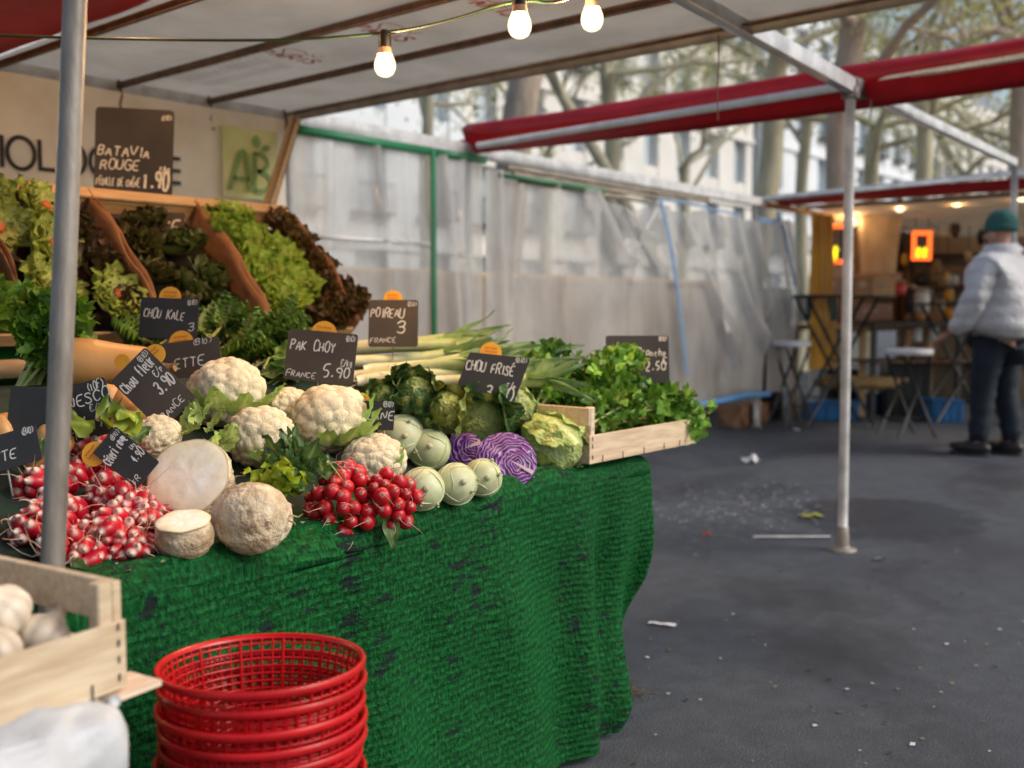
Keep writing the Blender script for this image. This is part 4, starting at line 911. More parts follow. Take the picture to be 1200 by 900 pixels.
# ------------------------------------------------------------------ celeriac
def celer_shape(seed,cut=None,sub=5):
    v,f=ico(sub); v=v.copy(); rg=np.random.default_rng(seed)
    r=1+.07*vnoise(v,1.9,seed)+.022*vnoise(v,9,seed+1)+.010*vnoise(v,24,seed+2)
    kn=rg.normal(size=(46,3)); kn/=np.linalg.norm(kn,axis=1)[:,None]
    for k in kn:
        d=np.linalg.norm(v-k,axis=1); r+=.028*np.exp(-(d/.06)**2)-.014*np.exp(-((d-.11)/.035)**2)
    p=v*r[:,None]*np.array([1,1,.93]); low=np.clip(-v[:,2]-.25,0,1)
    col=np.ones((len(v),3))*(1+.12*vnoise(v,4,seed+5))[:,None]
    for k in kn:
        d=np.linalg.norm(v-k,axis=1); col*= (1-.30*np.exp(-((d-.07)/.03)**2))[:,None]
    return p,f,col
def celeriac(label,px,py,rp,seed,cutdir=None,k=.9,cutat=.12,d=None):
    p,r=(sit(px,py,rp,k) if d is None else (P(px,py,d),rp*d/1200)); t=thing('celeriac',label,'celeriac',loc=p,group='celeriac roots')
    v,f,c=celer_shape(seed); v=v*r
    if cutdir is not None:
        n=np.array(cutdir,float); n/=np.linalg.norm(n); h=v@n; off=cutat*r
        over=h>off; v2=v.copy(); v2[over]-= n*(h[over]-off)[:,None]
        # squeeze flattened verts onto the cut plane: body keeps the rim, flesh disc set just above
        mb=MB(); mb.add(v2,f,c); mb.build('skin',m_celer,t)
        a=np.cross(n,[0,0,1.]); a/=np.linalg.norm(a); b_=np.cross(a,n); nn=56; V=[n*(off+.0008)]; 
        rim=[]
        for i in range(nn):
            th=i*2*PI/nn; dr=a*math.cos(th)+b_*math.sin(th)
            sel=v[~over]; ss=sel-np.outer(sel@n,n); q=ss/(np.linalg.norm(ss,axis=1)[:,None]+1e-9)
            m_=(q@dr>.985)&(sel@n>off-.35*r); rr=np.max(np.linalg.norm(ss[m_],axis=1)) if m_.any() else r*.95
            rim.append(rr)
        rim=np.array(rim); rim=(rim+np.roll(rim,1)+np.roll(rim,-1))/3*.99
        V=[n*(off+.003)]; 
        for fr_,lift in ((.35,.003),(.7,.0028),(.93,.0022),(.985,.0005)):
            for i in range(nn):
                th=i*2*PI/nn; V.append((a*math.cos(th)+b_*math.sin(th))*rim[i]*fr_+n*(off+lift+ .0008*math.sin(i*.7+fr_*9)))
        F=[(0,1+i,1+(i+1)%nn) for i in range(nn)]
        for q in range(3): F+=[(1+q*nn+i,1+(q+1)*nn+i,1+(q+1)*nn+(i+1)%nn,1+q*nn+(i+1)%nn) for i in range(nn)]
        cc_=[(1,.98,.94)]+[(1,1,1)]*nn+[(.97,.95,.88)]*nn+[(.94,.88,.76)]*nn+[(.55,.38,.22)]*nn; mb=MB(); mb.add(V,F,cc_); mb.build('cut_face',m_cut,t)
    else:
        mb=MB(); mb.add(v,f,c); mb.build('skin',m_celer,t)
    mb=MB(); rg=np.random.default_rng(seed)
    for k_ in range(9):
        dr=rg.normal(size=3); dr[2]=-abs(dr[2])*.3+.1; dr/=np.linalg.norm(dr); 
        if cutdir is not None and dr@n>-.1: continue
        q=dr*r*.98; tube(mb,[q,q+dr*.012+rg.normal(size=3)*.004,q+dr*.02+rg.normal(size=3)*.01],[.002,.0014,.0004],5,(.8,.7,.6))
    mb.build('rootlets',m_celer,t)
    return t
tocam=-(FW)
celeriac('round whole celeriac standing at the front edge of the table',295,606,45,21)
nrm=Vector(tocam)+UP*.42-RT*.08
celeriac('large halved celeriac with its white cut face to the front',227,562,49,24,tuple(nrm),cutat=.25)
celeriac('small celeriac with a sliced top between the pink radishes and the round celeriac',216,627,33,27,tuple(Vector((0,0,1))+tocam*.25),cutat=.55)

# ------------------------------------------------------------------ kohlrabi
def kohlrabi(label,px,py,rp,seed,axis,k=.9,col=(.58,.63,.38),stem=True,el=.9):
    p,r=sit(px,py,rp,k); t=thing('kohlrabi',label,'kohlrabi',M=T_(p)@align(axis,seed),group='kohlrabi'); v,f=ico(4); v=v.copy()
    rr=1+.02*vnoise(v,2,seed); rad=np.sqrt(v[:,0]**2+v[:,1]**2); z=v[:,2]
    prof=1-.12*np.clip(z-.5,0,1)*2
    v=v*rr[:,None]*np.array([1,1,el]); 
    c=np.ones((len(v),3))*np.array(col); c*=(1+.15*vnoise(v,3,seed+1))[:,None]; top=np.clip(z-.75,0,.3)[:,None]*1.2; c=c*(1-top)+np.array([.62,.62,.42])*top
    mb=MB(); mb.add(v*r,f,c); mb.build('bulb',m_veg,t)
    mb=MB(); rg=np.random.default_rng(seed)
    for k_ in range(7):      # leaf scars wrapped around the bulb
        a0=k_*2.4; zz=.88-.11*k_; pts=[]
        for q in np.linspace(-.8,.8,12):
            zq=zz-.20*q*q+.06*q; ra=math.sqrt(max(0,1-min(zq,1)**2)); pts.append((r*1.006*ra*math.cos(a0+q*1.0),r*1.006*ra*math.sin(a0+q*1.0),r*1.006*zq*el))
        tube(mb,pts,[.0005+.0015*math.sin(PI*i/11)*(r/.045) for i in range(12)],6,tuple(np.array(col)*1.08))
        if k_%3==1: q=pts[6]; n_=np.array(q)/np.linalg.norm(q); tube(mb,[q,np.array(q)+n_*.003,np.array(q)+n_*.006+np.array([0,0,.002])],[.0050,.0042,.0036],7,(.46,.52,.28))
    if stem:
        lathe(mb,[(.0001,r*el*.99+.006),(.006,r*el*.99+.006),(.008,r*el*.96),(.013,r*el*.93)],12,(.50,.48,.30))
    mb.build('leaf_scars',m_veg,t); return t
ax=lambda a,b,c=1:tuple(tocam*c+RT*a+UP*b)
kohlrabi('pale green kohlrabi resting on top of two others',503,527,25,1,ax(.1,.25),col=(.56,.60,.34))
kohlrabi('kohlrabi at the left of the front row, beside the red radishes',495,573,26,2,ax(.25,.1))
kohlrabi('middle kohlrabi of the front row',534,567,25,3,ax(.5,.2))
kohlrabi('kohlrabi at the right of the front row, beside the purple cabbage',565,560,23,4,ax(.35,.1))
def squashlike(label,px,py,d,L,r0,r1,axis,col,seed,name='squash',cat='squash',group=None,m=None,stem=True):
    p=P(px,py,d); t=thing(name,label,cat,M=T_(p)@align(axis),group=group); n=28; ns=26; V=[];Cc=[]
    for i in range(n):
        q=i/(n-1); rr=(r0+(r1-r0)*(1/(1+math.exp(-(q-.55)*9))))*math.sqrt(max(0,1-(2*abs(q-.5))**6.))*1.0
        if q<.04 or q>.97: rr*=.8
        for j in range(ns):
            a=j*2*PI/ns; V.append((rr*(1+.012*math.sin(a*3+q*4+seed))*math.cos(a),rr*(1+.012*math.cos(a*2+seed))*math.sin(a),(q-.5)*L))
    v=np.array(V); c=np.ones((len(v),3))*np.array(col)*(1+.10*vnoise(v/r1,2,seed))[:,None]
    mb=MB(); mb.add(v,gridf(n,ns,False,True)+[tuple(range(ns))[::-1],tuple((n-1)*ns+k for k in range(ns))],c); mb.build('flesh',m or m_squash,t)
    if stem: mb=MB(); tube(mb,[(0,0,-L/2+.004),(0,.002,-L/2-.018),(0.004,.004,-L/2-.03)],[.013,.009,.011],8,(.5,.42,.3)); mb.build('stalk',m_celer,t)
    return t
squashlike('large orange butternut squash lying across behind the thick pole',128,428,2.46,.25,.05,.066,ax(-1,.05,.1),(1.1,1.1,1.1),1)
t=squashlike('orange butternut squash pointing forward, right under the sideways slate',148,478,2.30,.16,.030,.046,ax(-.5,.25,-.7),(1,.95,.9),2)
squashlike('orange squash whose neck shows left of the ROMANESCO slate',122,492,2.30,.16,.035,.055,ax(-.2,.8,-.3),(1.05,1,.9),3)
squashlike('round orange squash at the left edge of the photo',10,500,2.2,.12,.045,.05,ax(.1,1,0),(1.,.85,.7),4)
squashlike('orange squash tip rising from the pink radishes in front of the plain slate',56,528,1.97,.10,.030,.038,ax(.5,.8,0),(1.1,1.1,1.1),5)
squashlike('small orange squash at the far left below the round one',-4,512,2.0,.10,.035,.04,ax(.9,.4,0),(1.15,1.1,1.),6)
kohlrabi('large pale kohlrabi standing between the white cauliflower and the topmost kohlrabi',470,512,27,5,ax(.3,.1),k=1.0,col=(.60,.64,.42))
kohlrabi('pale kohlrabi half hidden behind the topmost one',488,498,20,6,ax(.0,.4),k=1.0,col=(.56,.60,.36))
# yellow sticker on the squash
p=P(143,424,2.33); th=np.linspace(0,2*PI,25)[:-1]; mb=MB(); A_=Vector(RT); B_=UP
mb.add([tuple(p+(A_*math.cos(a)+B_*math.sin(a))*.018) for a in th],[tuple(range(24))]); o=mb.build('round_sticker',m_tag); tag(o,'round yellow sticker on the big butternut squash','sticker')

# ------------------------------------------------------------------ cabbages
def cabbage(label,px,py,rp,seed,axis,heart,outer,edge,rib,nin=5,nout=5,flare=.35,k=.85,name='savoy_cabbage',cat='cabbage',group='green cabbages',elong=1.0,d=None,bl=.035):
    p,r=(sit(px,py,rp,k) if d is None else (P(px,py,d),rp*d/1200)); t=thing(name,label,cat,M=T_(p)@align(axis,seed),group=group); rg=np.random.default_rng(seed)
    mb=MB(); v,f=ico(4); mb.add(v*r*.93*np.array([1,1,elong]),f,heart)
    for j in range(nin):
        a=j*2.4+rg.uniform(-.2,.2); inc=[.25,.55,.75,.85,.95,1.0][min(j,5)]; c=(math.cos(a)*math.sin(inc),math.sin(a)*math.sin(inc),math.cos(inc))
        shell(mb,r,c,(-math.cos(a)*.6,-math.sin(a)*.6,1),1.05,.96+.012*j,.06,.02,7,heart,rib,tuple(np.array(heart)*.85),34,rg,bl*.8,squash=elong)
    mb.build('heart',m_savoy,t)
    for j in range(nout):
        mb=MB(); a=j*2*PI/nout+rg.uniform(-.25,.25)+seed; inc=1.55+rg.uniform(-.15,.15); c=(math.cos(a)*math.sin(inc),math.sin(a)*math.sin(inc),math.cos(inc))
        shell(mb,r,c,(0,0,1),.95,1.05+.03*(j%2),flare*rg.uniform(.8,1.3),.07,8,outer,rib,edge,40,rg,bl,squash=elong); mb.build('outer_leaf',m_savoy,t)
    return t
DG=(.055,.13,.035); DE=(.03,.085,.025); RB=(.36,.44,.17)
cabbage('big savoy cabbage with dark crinkled outer leaves folded back from its heart',564,500,30,31,ax(.0,.35),(.34,.42,.14),DG,DE,RB,nout=6,flare=.95,k=.95)
cabbage('dark savoy cabbage at the right of the big one, beside the pale pointed cabbage',614,509,20,32,ax(.6,.4),(.06,.13,.035),DG,DE,(.2,.28,.1),nout=5,flare=.35,k=.8)
cabbage('pale green crinkled cabbage leaning against the celery crate',648,521,31,33,ax(.55,-.25,.5),(.42,.50,.17),(.40,.49,.17),(.34,.44,.13),(.55,.60,.34),nout=5,flare=.18,elong=1.15,k=.95,bl=.028)
cabbage('pale cabbage half hidden between the slanting slate and the celery crate',606,476,20,34,ax(.2,.5),(.42,.50,.2),(.40,.5,.2),(.33,.43,.13),(.55,.6,.34),nout=4,flare=.2,d=2.85)
for i,(x,y,r,c,l) in enumerate(((452,470,20,(.14,.22,.05),'dark green savoy in the back row right above the tiny black slate'),(487,466,24,(.09,.16,.04),'savoy with drooping dark leaves in the middle of the back row'),
        (522,480,22,(.26,.28,.06),'savoy with yellowing leaves at the right of the back row'),(506,492,17,(.26,.32,.08),'small savoy in front of the yellowing one, over the kohlrabi'),(478,450,18,(.07,.13,.04),'savoy farthest back, against the leeks'))):
    cabbage(l,x,y,r,40+i,ax(.1*i-.1,.5),c,tuple(np.array(c)*.75) if i!=2 else (.24,.25,.05),DE if i!=2 else (.12,.15,.03),RB,nout=5,flare=.5,k=.8,d=2.62+.1*(i==4))
# halved red cabbages: the cut face shows pale ribs wound through purple flesh
def cutmat():
    m,nt,b=newmat('red_cabbage_cut'); vec=coords(nt)
    w=nt.nodes.new('ShaderNodeTexWave'); w.wave_type='RINGS'; w.rings_direction='SPHERICAL'; w.inputs['Scale'].default_value=34; w.inputs['Distortion'].default_value=10; w.inputs['Detail'].default_value=1.5; w.inputs['Detail Scale'].default_value=1.1
    s=nt.nodes.new('ShaderNodeTexCoord'); mp=nt.nodes.new('ShaderNodeMapping'); mp.inputs['Location'].default_value=(0,.03,0); mp.inputs['Scale'].default_value=(1,1,.3)
    nt.links.new(s.outputs['Object'],mp.inputs[0]); nt.links.new(mp.outputs[0],w.inputs[0])
    n=noise_(nt,mp.outputs[0],25,3); f=math_(nt,'ADD',math_(nt,'MULTIPLY',w.outputs[1],.86),math_(nt,'MULTIPLY',n,.25))
    c=ramp(nt,f,[(.0,(.035,.006,.08)),(.50,(.10,.016,.19)),(.90,(.20,.04,.30)),(.985,(.42,.26,.48)),(1.0,(.66,.54,.66))])
    nt.links.new(c,b.inputs['Base Color']); b.inputs['Roughness'].default_value=.42; bump_(nt,b,f,.5,.004); return m
m_rc=cutmat(); m_rskin=mat('red_cabbage_skin',(.10,.018,.09),(.04,.008,.05),.35,ns=10,bump=.3,bs=25,bd=.004)
def red_half(label,px,py,rp,axis,seed,k=.9):
    p,r=sit(px,py,rp,k); t=thing('red_cabbage',label,'red cabbage',M=T_(p)@align(axis,seed),group='halved red cabbages')
    mb=MB(); pr=[(.0001,-.75*r)]+[(r*math.sin(a),-.75*r*math.cos(a)) for a in np.linspace(.1,PI/2,12)]+[(r*.985,.004),(r*.97,.0045)]
    lathe(mb,pr,40); mb.build('outer_leaves',m_rskin,t)
    mb=MB(); n=48; V=[(0,0,.010)]
    for fr_,h in ((.3,.0105),(.6,.009),(.85,.0075),(.985,.004)):
        for i in range(n):
            a=i*2*PI/n; w_=1+.0*math.sin(a); V.append((fr_*r*math.cos(a),fr_*r*math.sin(a),h+.0018*math.sin(a*5+fr_*20)))
    F=[(0,1+i,1+(i+1)%n) for i in range(n)]
    for q in range(3): F+=[(1+q*n+i,1+(q+1)*n+i,1+(q+1)*n+(i+1)%n,1+q*n+(i+1)%n) for i in range(n)]
    mb.add(V,F); mb.build('cut_face',m_rc,t)
    mb=MB(); V=[]
    for i in range(9):
        q=i/8; V+= [(-.006*(1-q)+.001,-r*.95+q*r*.9,.0125),(.006*(1-q)+.001,-r*.95+q*r*.9,.0125)]
    mb.add(V,gridf(9,2)); mb.build('core',mat('cabbage_core',(.62,.52,.56),None,.5),t); return t
red_half('halved red cabbage with its purple and white swirl facing front, right of the kohlrabi row',593,540,37,tuple(tocam+UP*.55+RT*.15),1,k=.72)
red_half('smaller halved red cabbage behind the front kohlrabi row',543,529,24,tuple(tocam+UP*.5-RT*.2),2,k=.75)

# ------------------------------------------------------------------ radishes
def long_radish(mb,rg):
    L=.038*rg.uniform(.85,1.15); r=.0128*rg.uniform(.88,1.12); n=16; k=13; V=[];Cc=[]
    red=np.array([.52,.006,.026])*rg.uniform(.8,1.2); wh=np.array([.86,.76,.64]); bend=rg.normal(size=2)*.003; wt=rg.uniform(.85,.95)
    for i in range(k):
        q=i/(k-1); rr=r*(math.sin(PI*min(1,(q*.93+.05))**.82))**.62*(1 if q<.95 else .55)
        for j in range(n):
            a=j*2*PI/n; V.append((rr*math.cos(a)+bend[0]*q*q,rr*math.sin(a)+bend[1]*q*q,(q-1)*L))
            f=1/(1+math.exp(-(q-wt-.03*math.sin(a*2+q*5))*38)); Cc.append(red*(1-f)+wh*f)
    mb.add(V,gridf(k,n,False,True)+[tuple(range(n))[::-1],tuple((k-1)*n+j for j in range(n))],Cc)
    if rg.random()<.35: return
    d=rg.normal(size=2)*.014; l=rg.uniform(.008,.03); c=np.array([.62,.42,.30]); g=-.02*rg.uniform(.2,1)
    tube(mb,[(bend[0],bend[1],-.002),(bend[0]+d[0]*.15,bend[1]+d[1]*.15,l*.3),(d[0]*.6,d[1]*.6+g*.4,l*.65),(d[0]*1.3,d[1]*1.3+g*1.2,l*.85)],[.0018,.0008,.0005,.0003],5,c)
def round_radish(mb,rg):
    r=.0165*rg.uniform(.78,1.18); v,f=ico(3); v=v.copy()*r; v*=(1+.02*vnoise(v/r,2,int(rg.integers(99))))[:,None]
    c=np.tile(np.array([.52,.008,.018])*rg.uniform(.75,1.15),(len(v),1)); tip=np.clip((v[:,2]/r-.93)*14,0,1)[:,None]; c=c*(1-tip)+np.array([.65,.4,.35])*tip
    mb.add(v,f,c); d=rg.normal(size=2)*.012; l=rg.uniform(.015,.04)
    tube(mb,[(0,0,r*.98),(d[0]*.2,d[1]*.2,r+l*.3),(d[0]*.8,d[1]*.8,r+l*.7),(d[0]*1.6,d[1]*1.9,r+l*.8)],[.0016,.0009,.0006,.0003],5,(.62,.36,.30))
LRM=[];RRM=[]
rg=np.random.default_rng(5)
for k in range(14):
    mb=MB(); long_radish(mb,rg); o=mb.build('radish',m_radish); LRM.append(o.data); bpy.data.objects.remove(o)
for k in range(6):
    mb=MB(); round_radish(mb,rg); o=mb.build('radish',m_radish); RRM.append(o.data); bpy.data.objects.remove(o)
def bunch(label,px,py,d,n,R,axis,seed,meshes=LRM,sp=1.0,group='bunches of pink and white radishes',leafn=5,leafdir=None,dome=4.2,fan=1.1):
    rg=np.random.default_rng(seed); p=P(px,py,d); Q=T_(p)@align(axis,seed*.7)
    t=thing('radish_bunch',label,'radish bunch',M=Q,group=group)
    for k in range(n):
        rho=R*math.sqrt((k+.4)/n); th=k*2.39996+rg.uniform(-.25,.25); x,y=rho*math.cos(th),rho*math.sin(th); z=-dome*rho*rho/R*.35+rg.uniform(-.006,.006)
        dr=Vector((x/R*fan*.6+rg.normal()*.28,y/R*fan*.6+rg.normal()*.28,1))
        o=bpy.data.objects.new('radish',meshes[int(rg.integers(len(meshes)))]); COL.objects.link(o); o.parent=t; o.matrix_local=Matrix.Translation((x,y,z))@align(dr,rg.uniform(0,6))@Matrix.Scale(rg.uniform(.9,1.1)*sp,4)
    if leafn:
        mb=MB()
        for k in range(leafn):
            a=(leafdir if leafdir is not None else rg.uniform(0,6.28))+rg.uniform(-.6,.6)
            M=Matrix.Translation((rg.normal()*.01,rg.normal()*.01,-.035))@Matrix.Rotation(a,4,'Z')
            tube(mb,[M@Vector((0,0,0)),M@Vector((0,.03,-.004)),M@Vector((0,.06,0))],.0016,5,(.35,.42,.15))
            leaf(mb,M@Matrix.Translation((0,.045,0)),rg.uniform(.05,.09),.034,.1,-.3+rg.uniform(-.4,.6),.25,.006,6,9,7,(.14,.24,.07),(.07,.15,.04),(.35,.42,.2),rng=rg)
        mb.build('radish_leaves',m_leaf,t)
    return t
bt=[(148,585,1.83,20,.05,'pink and white radish bunch below the Celeri rave slate, nearest the halved celeriac'),(95,515,2.0,14,.042,'pink and white radish bunch topmost right of the pole, under the ROMANESCO slate'),(52,640,1.66,16,.045,'pink and white radish bunch between the pole foot and the crate rim'),(28,562,1.84,22,.058,'pink and white radish bunch at the left edge just above the crate'),(72,552,1.93,20,.054,'pink and white radish bunch half hidden behind the thick pole'),
(20,615,1.70,22,.056,'pink and white radish bunch lowest at the left of the thick pole'),(112,528,1.98,14,.042,'pink and white radish bunch topping the pile under the ROMANESCO slate'),
(120,572,1.86,22,.054,'pink and white radish bunch right of the thick pole, below the topmost one'),(168,608,1.80,20,.048,'pink and white radish bunch touching the small sliced celeriac'),
(118,622,1.72,22,.052,'pink and white radish bunch right beside the foot of the thick pole'),(156,645,1.715,14,.040,'pink and white radish bunch lying on the turf cloth at the very front'),
(60,600,1.76,18,.05,'pink and white radish bunch directly behind the lower part of the thick pole'),(92,648,1.68,12,.036,'small pink and white radish bunch on the cloth next to the pole foot'),
(34,530,2.0,14,.045,'pink and white radish bunch at the upper left of the pile with long root hairs')]
for i,(x,y,d,n,R,l) in enumerate(bt): bunch(l,x,y,d,int(n*1.35),R*1.12,ax(.12-.25*(x<60)+.3*(x>140),.42-.2*(y>600)),60+i,leafn=1 if i in (2,6,3) else 0,sp=1.22)
bunch('round red radish bunch at the left, below its dark leaves',396,582,2.06,25,.076,ax(.0,.45),81,RRM,group='bunches of round red radishes',leafn=0,dome=2.5)
bunch('round red radish bunch at the right, touching the kohlrabi',458,581,2.09,20,.064,ax(.25,.35),82,RRM,group='bunches of round red radishes',leafn=2,dome=3)
bunch('few round red radishes on top of the two red bunches against the white cauliflower',407,551,2.13,5,.030,ax(.0,.5),83,RRM,group='bunches of round red radishes',leafn=0,dome=3)
# dark radish tops
p=P(352,555,2.07); mb=MB(); rg=np.random.default_rng(4)
for k in range(46):
    a=rg.uniform(-1.6,1.6)+PI*.5; M=Matrix.Rotation(YAW-PI/2,4,'Z')@Matrix.Rotation(a,4,'Z')@Matrix.Translation(rg.normal(size=3)*np.array([.038,.02,.014]))@Matrix.Rotation(rg.uniform(-.9,.9),4,'Y')
    leaf(mb,M,rg.uniform(.05,.10),rg.uniform(.026,.042),rg.uniform(.2,1.1),rg.uniform(-.2,1.6),.3,.006,6,9,7,(.12,.21,.07),(.055,.12,.035),(.33,.42,.2),rng=rg)
for k in range(9): tube(mb,[(.10+.008*k-.03,-.05+.01*k,-.02),(.05+.006*k,-.03+.01*k,.02),(.01*k-.04,.0,.02+.004*k)],.002,5,(.30,.38,.14))
o=mb.build('leafy_greens',m_leaf,None,loc=p); tag(o,'dark green radish leaves fanned over the cauliflower foot left of the round radishes','leaves')

# ------------------------------------------------------------------ leeks
def leek_meshes(seed):
    rg=np.random.default_rng(seed); mb=MB(); n=16; r=.017
    pts=[];rr=[];cc=[]
    for i in range(n):
        q=i/(n-1); pts.append((.006*math.sin(q*4+seed),.004*math.sin(q*3),q*.36)); rr.append(r*(1.15 if q<.06 else .92+.12*q)*(.6 if i==0 else 1))
        w=np.array([.72,.70,.50]); g=np.array([.34,.45,.17]); cc.append(w*(1-q**.8)+g*q**.8)
    tube(mb,pts,np.array(rr)*1.25,12,np.array(cc)); return mb
def leek(label,px,py,d,axis,roll,seed,s=1):
    t=thing('leek',label,'leek',M=T_(P(px,py,d))@align(axis,roll)@Matrix.Scale(s,4),group='leeks in a heap'); leek_meshes(seed).build('shank',m_veg,t)
    rg=np.random.default_rng(seed); mb=MB()
    for k in range(7):
        a=k*PI+rg.uniform(-.25,.25); M=Matrix.Translation((0,0,.27))@Matrix.Rotation(a,4,'Z')@Matrix.Rotation(PI/2,4,'X')
        # blade: leaf along local +z
        M=Matrix.Translation((0,0,.30))@Matrix.Rotation(a,4,'Z')@Matrix.Rotation(PI/2-.0,4,'X')@Matrix.Rotation(0,4,'Z')
        leaf(mb,M,rg.uniform(.16,.27),.052,rg.uniform(-.05,.20),rg.uniform(-.1,.9),.3,.003,3,12,5,(.36,.46,.20),(.15,.25,.15),(.34,.44,.2),rng=rg,pw=.42,base=.9)
    mb.build('blades',m_leaf,t)
    mb=MB()
    for k in range(10):
        a=rg.uniform(0,6.28); tube(mb,[(.008*math.cos(a),.008*math.sin(a),.004),(.013*math.cos(a),.013*math.sin(a),-.012),(.02*math.cos(a),.02*math.sin(a),-.02-rg.uniform(0,.015))],.0009,4,(.7,.62,.45))
    mb.build('roots',m_veg,t); return t
rg=np.random.default_rng(3)
lk=[(425,440,2.92,.0),(422,425,3.0,.1),(418,412,3.08,.15),(432,447,2.86,.05),(440,436,2.94,.12),(452,428,3.02,.08),(470,444,2.86,.0),(478,434,2.94,.1),(430,406,3.12,.1),(505,444,2.9,.1),(515,450,2.84,.05),(498,432,2.98,.15)]
for i,(x,y,d,u) in enumerate(lk):
    x-=14
    leek('leek with creamy shank and blue-green blades lying in the heap behind the savoy cabbages',x,y,d,tuple(RT*1+UP*(.03+u*.8+.03*rg.normal())+FW*(.35+.15*rg.normal())),rg.uniform(0,6),20+i,.95)
# ------------------------------------------------------------------ celery in the right crate
def celery_plant(seed,L=.30,nst=7,nl=26,lc=(.10,.23,.035),R=.030,sc_=(.50,.58,.22),fan=.35):
    rg=np.random.default_rng(seed); mb=MB(); ml=MB()
    for k in range(nst):
        a=rg.uniform(0,6.28); f=rg.uniform(.1,fan); e=Vector((math.cos(a)*f*L,math.sin(a)*f*L,L*rg.uniform(.8,1.1))); m_=Vector((math.cos(a)*.02,math.sin(a)*.02,L*.4))
        pts=[(m_*(2*q*(1-q))+e*q*q) for q in np.linspace(0,1,9)]
        tube(mb,[tuple(p) for p in pts],[.007*(1-.65*q) for q in np.linspace(0,1,9)],7,np.array([np.array(sc_)*(1-q*.6)+np.array([.2,.33,.06])*q*.6 for q in np.linspace(0,1,9)]))
        for j in range(nl//2):
            q=rg.uniform(.55,1.1); b0=e*q+Vector(rg.normal(size=3)*.012); dr=(e.normalized()+Vector(rg.normal(size=3)*.75)).normalized(); tp=b0+dr*rg.uniform(.015,.05)
            tube(mb,[tuple(e*min(q,1)),tuple(tp)],.0012,4,(.25,.38,.08),cap=False)
            for c in range(3): lobed(ml,T_(tp)@align(dr)@Matrix.Rotation(-PI/2,4,'X')@rrot(rg,.9)@Matrix.Rotation((c-1)*1.0,4,'Z'),R*rg.uniform(.7,1.2),3,lc,rg,depth=.5)
    return mb,ml
def celery(label,M,seed,name='celery_bunch',cat='celery',group='celery bunches in the right crate',**kw):
    t=thing(name,label,cat,M=M,group=group); a,b=celery_plant(seed,**kw); a.build('stalks',m_veg,t); b.build('leaves',m_leaf,t); return t
cl=['celery bunch at the near end of the crate with yellow-white stalks','celery bunch in the middle of the crate under the slate','celery bunch at the back of the crate beside the pale leek blades','celery bunch spilling over the far end of the crate','celery bunch drooping over the long front side of the crate','celery bunch heaped on top of the others','celery bunch standing at the far corner of the crate','dark celery bunch at the rear left of the crate']
cp=[((.04,.10,.06),(.9,.05,.30)),((.10,.20,.07),(.85,.05,.38)),((.02,.28,.08),(.6,.1,.42)),((.36,.10,.08),(.9,-.15,.02)),((.26,.10,.09),(.75,-.25,.10)),((.14,.16,.10),(.75,.05,.36)),((.36,.20,.08),(.85,-.05,.16)),((.0,.22,.09),(.6,.25,.5))]
for i,(o_,dr) in enumerate(cp):
    celery(cl[i],celery_M@Matrix.Translation(o_)@align(dr,i),90+i,L=.235+.02*(i%3),nst=8,nl=34,R=.029,lc=[(.13,.27,.04),(.17,.33,.05),(.09,.20,.035),(.19,.36,.06)][i%4])
celery('leafy celery heap at the left edge of the photo behind the plain slate',T_(P(8,478,2.45))@align((.6,-.1,.8),1),120,group='leafy greens under the salad crates',L=.24,nst=7,nl=26,R=.036,lc=(.09,.20,.02))
celery('leafy celery heap just left of the thick pole below the crates',T_(P(38,462,2.5))@align((.2,-.2,1),2),121,group='leafy greens under the salad crates',L=.18,nst=7,nl=26,R=.036,lc=(.10,.22,.02))
# ------------------------------------------------------------------ kale and rocket
def kale(label,px,py,d,seed,n=16,L=.2,Wd=.075,cb=(.12,.22,.04),ct=(.07,.16,.03),dirn=0,group='kale bunches below the salad crates',ruf=.02,spread=1.0,up=.25,name='kale_bunch',fr=17,cat='kale'):
    p=P(px,py,d); rg=np.random.default_rng(seed); t=thing(name,label,cat,loc=p,group=group); mb=MB(); ms=MB()
    for k in range(n):
        a=dirn+rg.uniform(-spread,spread); M=Matrix.Rotation(YAW-PI/2,4,'Z')@Matrix.Rotation(a,4,'Z')@Matrix.Translation((rg.normal()*.02,rg.normal()*.015,rg.uniform(-.02,.05)))@Matrix.Rotation(rg.uniform(-.7,.7),4,'Y')
        inc=up+rg.uniform(-.2,.7)
        leaf(mb,M,L*rg.uniform(.7,1.1),Wd*rg.uniform(.8,1.2),inc,rg.uniform(-.3,1.2),.25,ruf,fr,26,11,cb,ct,(.35,.45,.18),rng=rg,pw=.62)
        tube(ms,[M@Vector((0,-.05,-.03)),M@Vector((0,0,0)),M@Vector((0,math.cos(inc)*L*.3,math.sin(inc)*L*.3))],[.004,.003,.0018],5,(.36,.44,.18))
    mb.build('leaves',m_leaf,t); ms.build('stalks',m_veg,t); return t
kale('curly kale bunch around the CHOU KALE slate',208,408,2.92,1,n=12,L=.12,dirn=.2)
kale('curly kale bunch right of the CHOU KALE slate',255,402,2.95,2,n=22,L=.15,dirn=-.4)
kale('kale bunch with long leaves pointing down to the PAK CHOY slate',292,414,2.90,3,n=24,L=.16,dirn=-1.0,spread=.9,up=.0)
kale('rocket-like fine green bunch behind the highest cauliflower',268,430,2.80,4,n=26,L=.13,Wd=.045,dirn=-1.2,up=.0,cb=(.16,.27,.04),ct=(.10,.20,.03))
kale('green bunch spilling right between the PAK CHOY slate and the crates',312,408,2.95,5,n=20,L=.15,Wd=.05,dirn=-.9,up=-.1,cb=(.10,.2,.04))
